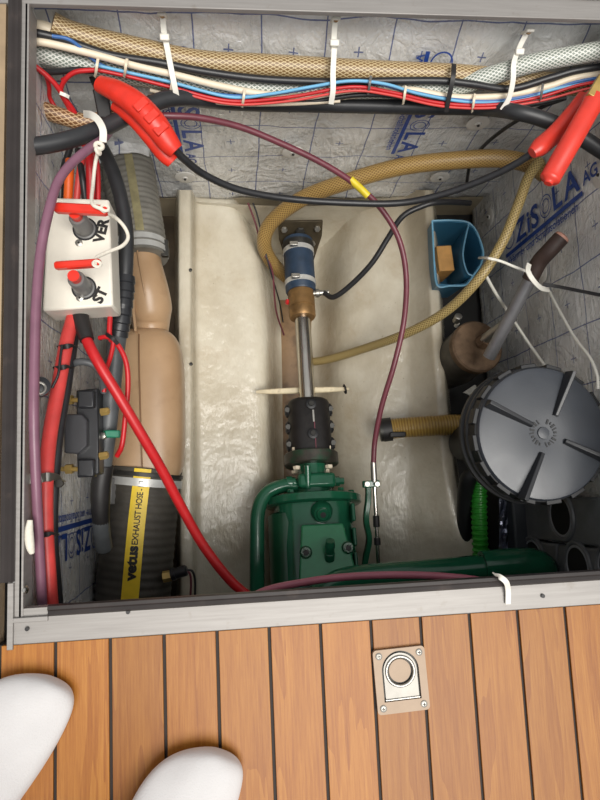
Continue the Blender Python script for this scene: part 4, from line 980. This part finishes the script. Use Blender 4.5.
obj('taped_section', MB().tube(Zs((125.5, 276, -.138), (124, 295, -.14), (121, 320, -.145), (118, 336, -.15)), .0125, 20, 16, scale=lambda q, L: 1.0+.13*((L*95) % 1)), BLKPL, cd1)
obj('lower_run', MB().tube(Zs((119, 330, -.15), (116, 350, -.16), (112, 390, -.175), (108, 430, -.185), (103, 470, -.20), (101, 520, -.22), (104, 548, -.25)), .0118, 18, 8), GREYCABLE, cd1)
obj('end_boot', MB().tube(Zs((104, 465, -.197), (100.5, 490, -.205), (101, 520, -.22), (104, 550, -.25)), .0135, 18, 8, scale=lambda q, L: 1-.45*max(0, q-.4)), RUBBER, cd1)
cable('grey_cable', Zs((67, 368, -.12), (78, 362, -.11), (92, 364, -.11), (101, 374, -.12), (104, 392, -.14)), .0046, GREYCABLE, 'short grey cable bent between fuse holder and red cable')
cable('red_wire', Zs((111, 296, -.12), (110, 318, -.118), (110, 338, -.118), (118, 345, -.118), (126, 362, -.12), (128, 385, -.125), (125, 420, -.135), (122, 445, -.14), (117, 456, -.15)), .0034, RED, 'red wire looping down the black conduit', 'wire')
cable('red_wire', Zs((99, 338, -.115), (106, 337, -.112), (113, 340, -.112), (111, 355, -.12), (106, 372, -.13), (104, 392, -.135)), .0030, RED, 'short red wire running to the fuse holder', 'wire')
strap('cable_tie', Zs((106, 334, -.11), (112, 338, -.104), (118, 344, -.11)), .005, RUBBER, 'black tie holding the red wire to the conduit')
t = thing('pipe_clip', P(110, 434, -.18), 'green clip with steel screw on the black conduit', 'clip')
obj('clip_band', MB().box(P(113, 434, -.165), (.020, .010, .012), Matrix.Rotation(-.05, 3, 'Z')), GREENCLIP, t, bevel=.002)
obj('clip_band', band(MB(), P(109, 434, -.186), V((.05, 1, .1)), .0125, .010, .0015), GREENCLIP, t)
obj('clip_screw', MB().lathe(P(104, 436, -.162), (-.3, 0, 1), [(0, .005), (.005, .005), (.006, .003)], 6), STEEL, t)
# fuse holder
t = thing('fuse_holder', P(82, 432, -.22), 'black fuse holder with brass studs on the left wall', 'fuse holder')
zf = -.145
obj('base', MB().prism([P(x, y, zf)-V((0, 0, .03)) for x, y in ((76, 390), (98, 388), (99, 474), (77, 478))][::-1], (0, 0, .03)), BLKPL, t, bevel=.002)
obj('cover', MB().prism([P(x, y, zf+.012)-V((0, 0, .02)) for x, y in ((64, 414), (82, 414), (87, 420), (87, 446), (78, 454), (64, 453))][::-1], (0, 0, .02)), simple('charcoal_cover', '3a3a3d', .35), t, bevel=.002)
for y0, y1 in ((390, 408), (459, 477)):
    obj('terminal_block', MB().prism([P(x, y, zf+.010)-V((0, 0, .02)) for x, y in ((77, y0), (94, y0), (94, y1), (77, y1))][::-1], (0, 0, .02)), BLKPL, t, bevel=.0025)
    ym = (y0+y1)/2+1
    obj('stud', MB().cyl(P(58 if y0 > 450 else 64, ym, zf-.004), P(84, ym, zf+.006), .0032), BRASS, t)
    for px in (70, 83): obj('brass_nut', MB().lathe(P(px-4, ym, zf-.001), V((1, 0, .1)), [(0, .0065), (.009, .0065)], 6), BRASS, t)
for px, py in ((98, 372), (98, 384), (103, 412), (102, 456)):
    obj('side_screw', MB().lathe(P(px-2, py, zf+.002), V((1, .1, .1)), [(0, .0055), (.009, .0055), (.011, .0035)], 6), BRASS if py > 400 else STEEL, t)
t = thing('hose_clip', P(48, 478, -.14), 'steel clip holding the faded red cable to the wall', 'clip')
obj('clip_band', MB().sweep(crom(Zs((36, 480, -.04), (42, 478, -.046), (48, 477, -.044), (56, 478, -.06), (62, 480, -.085)), 5), rect(.010, .0016), (0, 0, 1)), STEEL, t)
obj('clip_screw', MB().lathe(P(60, 483, -.078), (0, 0, 1), [(0, .0055), (.006, .0055)], 6), DARKMET, t); obj('clip_ear', MB().box(P(33, 479, -.02), (.010, .010, .006)), STEEL, t)
for y0, l in ((347, 'black tie around the red battery cable, upper'), (368, 'black tie around the red battery cable, middle'), (535, 'black tie around the red battery cable, lower')):
    xx = {347: 67, 368: 63, 535: 48}[y0]; zz = {347: -.078, 368: -.074, 535: -.05}[y0]
    strap('cable_tie', Zs((xx-9, y0+1, zz-.015), (xx-4, y0, zz), (xx+3, y0-1, zz), (xx+9, y0, zz-.02)), .006, RUBBER, l, group='black ties on the battery cable')
cable('thin_wire', Zs((62, 345, -.076), (60, 360, -.072), (58, 375, -.07), (52, 388, -.07)), .0016, BLKCABLE, 'thin black wire lying on the red battery cable', 'wire')
t = thing('cable_gland', P(39, 388, -.05), 'round black cable gland beside the purple cable', 'gland')
obj('gland_body', MB().lathe(P(40, 388, -.05), V((.35, 0, 1)), [(0, .011), (.014, .011), (.015, .008)], 20), BLKPL, t); obj('gland_ring', MB().torus(P(39.5, 388, -.034), V((.35, 0, 1)), .0062, .0016, 20, 8), STEEL, t)
cable('cord_bundle', Zs((30, 520, -.005), (29, 532, -.005), (30, 545, -.005), (32, 553, -.008)), .0048, CORD, 'small bundle of white cord hanging at the left edge', 'cord', None, 10, 6, lambda q, L: .6+.4*math.sin(math.pi*q))
# wall sleeve behind the red cables
t_ = tag(obj('dark_hose', MB().tube(Zs((112, 480, -.36), (96, 520, -.37), (86, 560, -.38), (80, 610, -.39), (76, 670, -.40)), .012, 14, 8), HOSEBLK), 'dark hose in the shade between left wall and exhaust hose', 'hose')
# ------------------------------------------------------------------ white cords at the right wall
cable('tie_rope', [PX(479, 258, .43)]+Zs((486, 258, -.20), (500, 261, -.195), (515, 267, -.19), (531, 273, -.185)), .0022, NYLON, 'white cord from the beige hose to the lever', 'cord', None, 8)
t = tag(obj('white_tie_loop', MB().sweep(crom(Zs((529, 264, -.172), (528, 271, -.165), (533, 280, -.165), (541, 288, -.175), (549, 290, -.19)), 6), rect(.0075, .002), (0, 0, 1)), NYLON), 'broad white tie looped around the steel lever', 'cable tie')
cable('tie_rope', Xs(.495, (549, 291), (560, 312), (575, 338), (590, 358), (597, 375), (598, 389)), .0022, NYLON, 'white cord from the lever to the lower right edge', 'cord', None, 8)
cable('tie_rope', Zs((484, 272, -.24), (495, 292, -.27), (510, 315, -.30), (530, 345, -.31), (545, 366, -.30)), .0026, NYLON, 'white cord stretched behind the lever down to the strainer', 'cord', None, 8)
strap('black_tie', Zs((543, 284, -.18), (560, 287, -.17), (580, 291, -.15), (610, 297, -.12)), .005, RUBBER, 'black strap from the lever to the right edge', 'strap', th=.002)
# tie on the near seal
strap('cable_tie', [P(494, 574, .006), P(500, 577, .015), P(506, 582, .015), P(508, 590, .006), P(508, 604, .003)], .006, NYLON, 'white tie over the black seal at the near edge')
# small items in the lower right corner
t = thing('hose_fitting', P(590, 380, -.25), 'small metal fitting at the right edge above the strainer', 'fitting')
obj('fitting_body', MB().lathe(P(588, 374, -.24), V((-.6, 0, 1)), [(0, .008), (.012, .008), (.013, .005), (.022, .005)], 12), DARKMET, t); obj('fitting_nut', MB().lathe(P(584, 373, -.22), V((-.6, 0, 1)), [(0, .006), (.005, .006)], 6), STEEL, t)
# foil flap over the exhaust hose
def flapf(i, j):
    a = (i-.5)*1.9; q = pth[0].lerp(pth[42], j); t = (pth[42]-pth[0]).normalized(); u = V((0, 0, 1)); u = (u-u.dot(t)*t).normalized(); rr = t.cross(u)
    return q+(u*math.cos(a)+rr*math.sin(a))*(.047+.004*mn.noise(V((i*6, j*4, 0)))+.012*(1-j))+t*(.006*mn.noise(V((i*9, 3, 1))) if j > .9 else 0)
fl_ = tag(obj('foil_flap', MB().grid(lambda i, j: flapf(i, j*.62), 30, 10), FOIL_F, sharp=180), 'torn foil flap over the end of the upper exhaust hose', 'foil flap'); fl_.modifiers.new('thickness', 'SOLIDIFY').thickness = .003
# ------------------------------------------------------------------ flush lift ring on the deck
def D(px, py, z=.001): return P(px, py, z)
qd = [D(373, 650), D(424, 644), D(428, 708), D(376, 714)]
cen_ = sum(qd, V())/4; ux = (qd[1]-qd[0]+qd[2]-qd[3]).normalized(); uy = V((0, 0, 1)).cross(ux)
WX = ((qd[1]-qd[0]).length+(qd[2]-qd[3]).length)/2; WY = ((qd[0]-qd[3]).length+(qd[1]-qd[2]).length)/2
def Q(x, y, z=0): return cen_+ux*x+uy*y+V((0, 0, z))
t = thing('lift_ring', cen_, 'stainless flush lift ring with four screws set in the wooden deck', 'deck fitting')
def rrect(hx, hy, r, n=6):
    out = []
    for cx_, cy_, a0 in ((hx-r, hy-r, 0), (-hx+r, hy-r, 90), (-hx+r, -hy+r, 180), (hx-r, -hy+r, 270)):
        for k in range(n+1): a = math.radians(a0+90*k/n); out.append((cx_+r*math.cos(a), cy_+r*math.sin(a)))
    return out
def dshape(hw, yb, yc, n=20):   # flat bottom, round top
    out = [(hw, yb)]
    for k in range(n+1): a = math.pi*k/n; out.append((hw*math.cos(a), yc+hw*math.sin(a)))
    out.append((-hw, yb)); return out
def plate_with_hole(outer, inner, z0, z1, m, name, par, bevel=0):
    bm = bmesh.new()
    def lp(pts, z): 
        vs = [bm.verts.new(Q(x, y, z)) for x, y in pts]; es = [bm.edges.new((vs[i], vs[(i+1) % len(vs)])) for i in range(len(vs))]; return vs, es
    vo, eo = lp(outer, z1); vi, ei = lp(inner, z1)
    bmesh.ops.triangle_fill(bm, use_beauty=True, edges=eo+ei)
    for vs, pts in ((vo, outer), (vi, inner)):
        lo_ = [bm.verts.new(Q(x, y, z0)) for x, y in pts]
        for i in range(len(vs)): j = (i+1) % len(vs); bm.faces.new((vs[i], vs[j], lo_[j], lo_[i]))
    bm.verts.index_update(); mb = MB(); mb.v = [v.co.copy() for v in bm.verts]
    for f in bm.faces: mb.face([v.index for v in f.verts])
    bm.free(); return obj(name, mb, m, par)
RC = .0035
plate_with_hole(rrect(WX/2, WY/2, .004), dshape(.0200, -.0205, .0100), -.0005, .0042, SATIN, 'plate', t)
obj('cup', MB().prism([Q(x, y, .0000) for x, y in dshape(.0205, -.021, .0100)], (0, 0, .0007)), DARKMET, t)
plate_with_hole(dshape(.0180, -.0190, .0096), [(.0135*math.cos(2*math.pi*k/32), .0088+.0135*math.sin(2*math.pi*k/32)) for k in range(32)], .0010, .0030, FLAPM, 'ring_flap', t)
obj('ring_rim', MB().torus(Q(0, .0088, .0030), (0, 0, 1), .0150, .0017, 40, 10), STEEL, t)
obj('cup_disc', MB().lathe(Q(0, .0088, .0006), (0, 0, 1), [(0, .0122), (.0008, .0118)], 36), SATIN, t)
obj('hinge_pin', MB().cyl(Q(-.0185, -.0190, .0026), Q(.0185, -.0190, .0026), .0014), STEEL, t)
for sx, sy in ((-1, 1), (1, 1), (-1, -1), (1, -1)):
    c = Q(sx*(WX/2-.0062), sy*(WY/2-.0062), .0042)
    s = obj('screw', MB().lathe(c, (0, 0, 1), [(0, .0036), (.0006, .0036), (.0012, .0025)], 20), STEEL, t)
    obj('screw_slot', MB().box(c+V((0, 0, .0011)), (.0034, .0009, .0007)).box(c+V((0, 0, .0011)), (.0009, .0034, .0007)), INK, s)
# ------------------------------------------------------------------ person in white socks
def foot(base, yaw, mirror):
    # base: point of the toe tip on the deck; yaw: direction the toes point at (radians from +Y to +X)
    f = V((math.sin(yaw), math.cos(yaw), 0)); r = V((math.cos(yaw), -math.sin(yaw), 0))
    # s: distance behind toe tip, lat: lateral centre, w half width, zc centre height, h half height, pitch of the section plane
    S = [(.001, -.020, .010, .014, .008, 0), (.006, -.018, .024, .016, .012, 0), (.016, -.011, .036, .018, .0155, 0), (.032, -.005, .0445, .0205, .019, 0),
         (.055, -.001, .049, .0235, .0225, 0), (.08, .001, .049, .0275, .0265, 0), (.105, .003, .046, .033, .032, 0), (.135, .003, .041, .040, .039, .1),
         (.165, .002, .038, .047, .046, .3), (.195, .001, .037, .055, .052, .7), (.205, 0, .037, .085, .050, 1.15), (.208, 0, .037, .12, .047, 1.45), (.208, 0, .038, .17, .046, 1.57), (.205, 0, .042, .23, .048, 1.57)]
    mb = MB(); n = 28
    for (s, lat, w_, zc_, h, pt) in S:
        c = V(base)-f*s+r*(lat*mirror)+V((0, 0, zc_)); upv = V((0, 0, 1))*math.cos(pt)+(f)*math.sin(pt)
        for k in range(n):
            a = 2*math.pi*k/n; ca, sa = math.cos(a), math.sin(a)
            yy = h*math.copysign(abs(sa)**(.75 if sa < 0 else .95), sa)
            mb.v.append(c+r*(w_*math.copysign(abs(ca)**.85, ca))+upv*yy)
    for i in range(len(S)-1):
        for k in range(n): k2 = (k+1) % n; mb.face((i*n+k, i*n+k2, (i+1)*n+k2, (i+1)*n+k))
    mb.face(range(n)); mb.face([(len(S)-1)*n+k for k in range(n)])
    zmin = min(v.z for v in mb.v)
    for v in mb.v: v.z += .0015-zmin
    return mb, V(base)-f*.205+r*0
pe = thing('person', P(90, 860, 0), 'person standing at the hatch in white socks, only the toes in view', 'person')
for k, (tip, yaw, mir) in enumerate(((P(38, 672, .02), .50, -1), (P(206, 746, .02), .42, -1))):
    tip.z = 0; mb, an = foot(tip, yaw, mir)
    for v in mb.v:
        if v.z > .012: v += V((.0016*mn.noise(v*38), .0016*mn.noise(v*41+V((5, 0, 0))), .0036*mn.noise(v*34)))
    so = obj('sock', mb, SOCKM, pe, sharp=180, subsurf=2)
    f = V((math.sin(yaw), math.cos(yaw), 0)); r = V((math.cos(yaw), -math.sin(yaw), 0))
    obj('shin', MB().lathe(an+V((0, 0, .21)), (0, 0, 1), [(0, .040), (.05, .047), (.14, .055), (.22, .050)], 24), SKIN, pe)
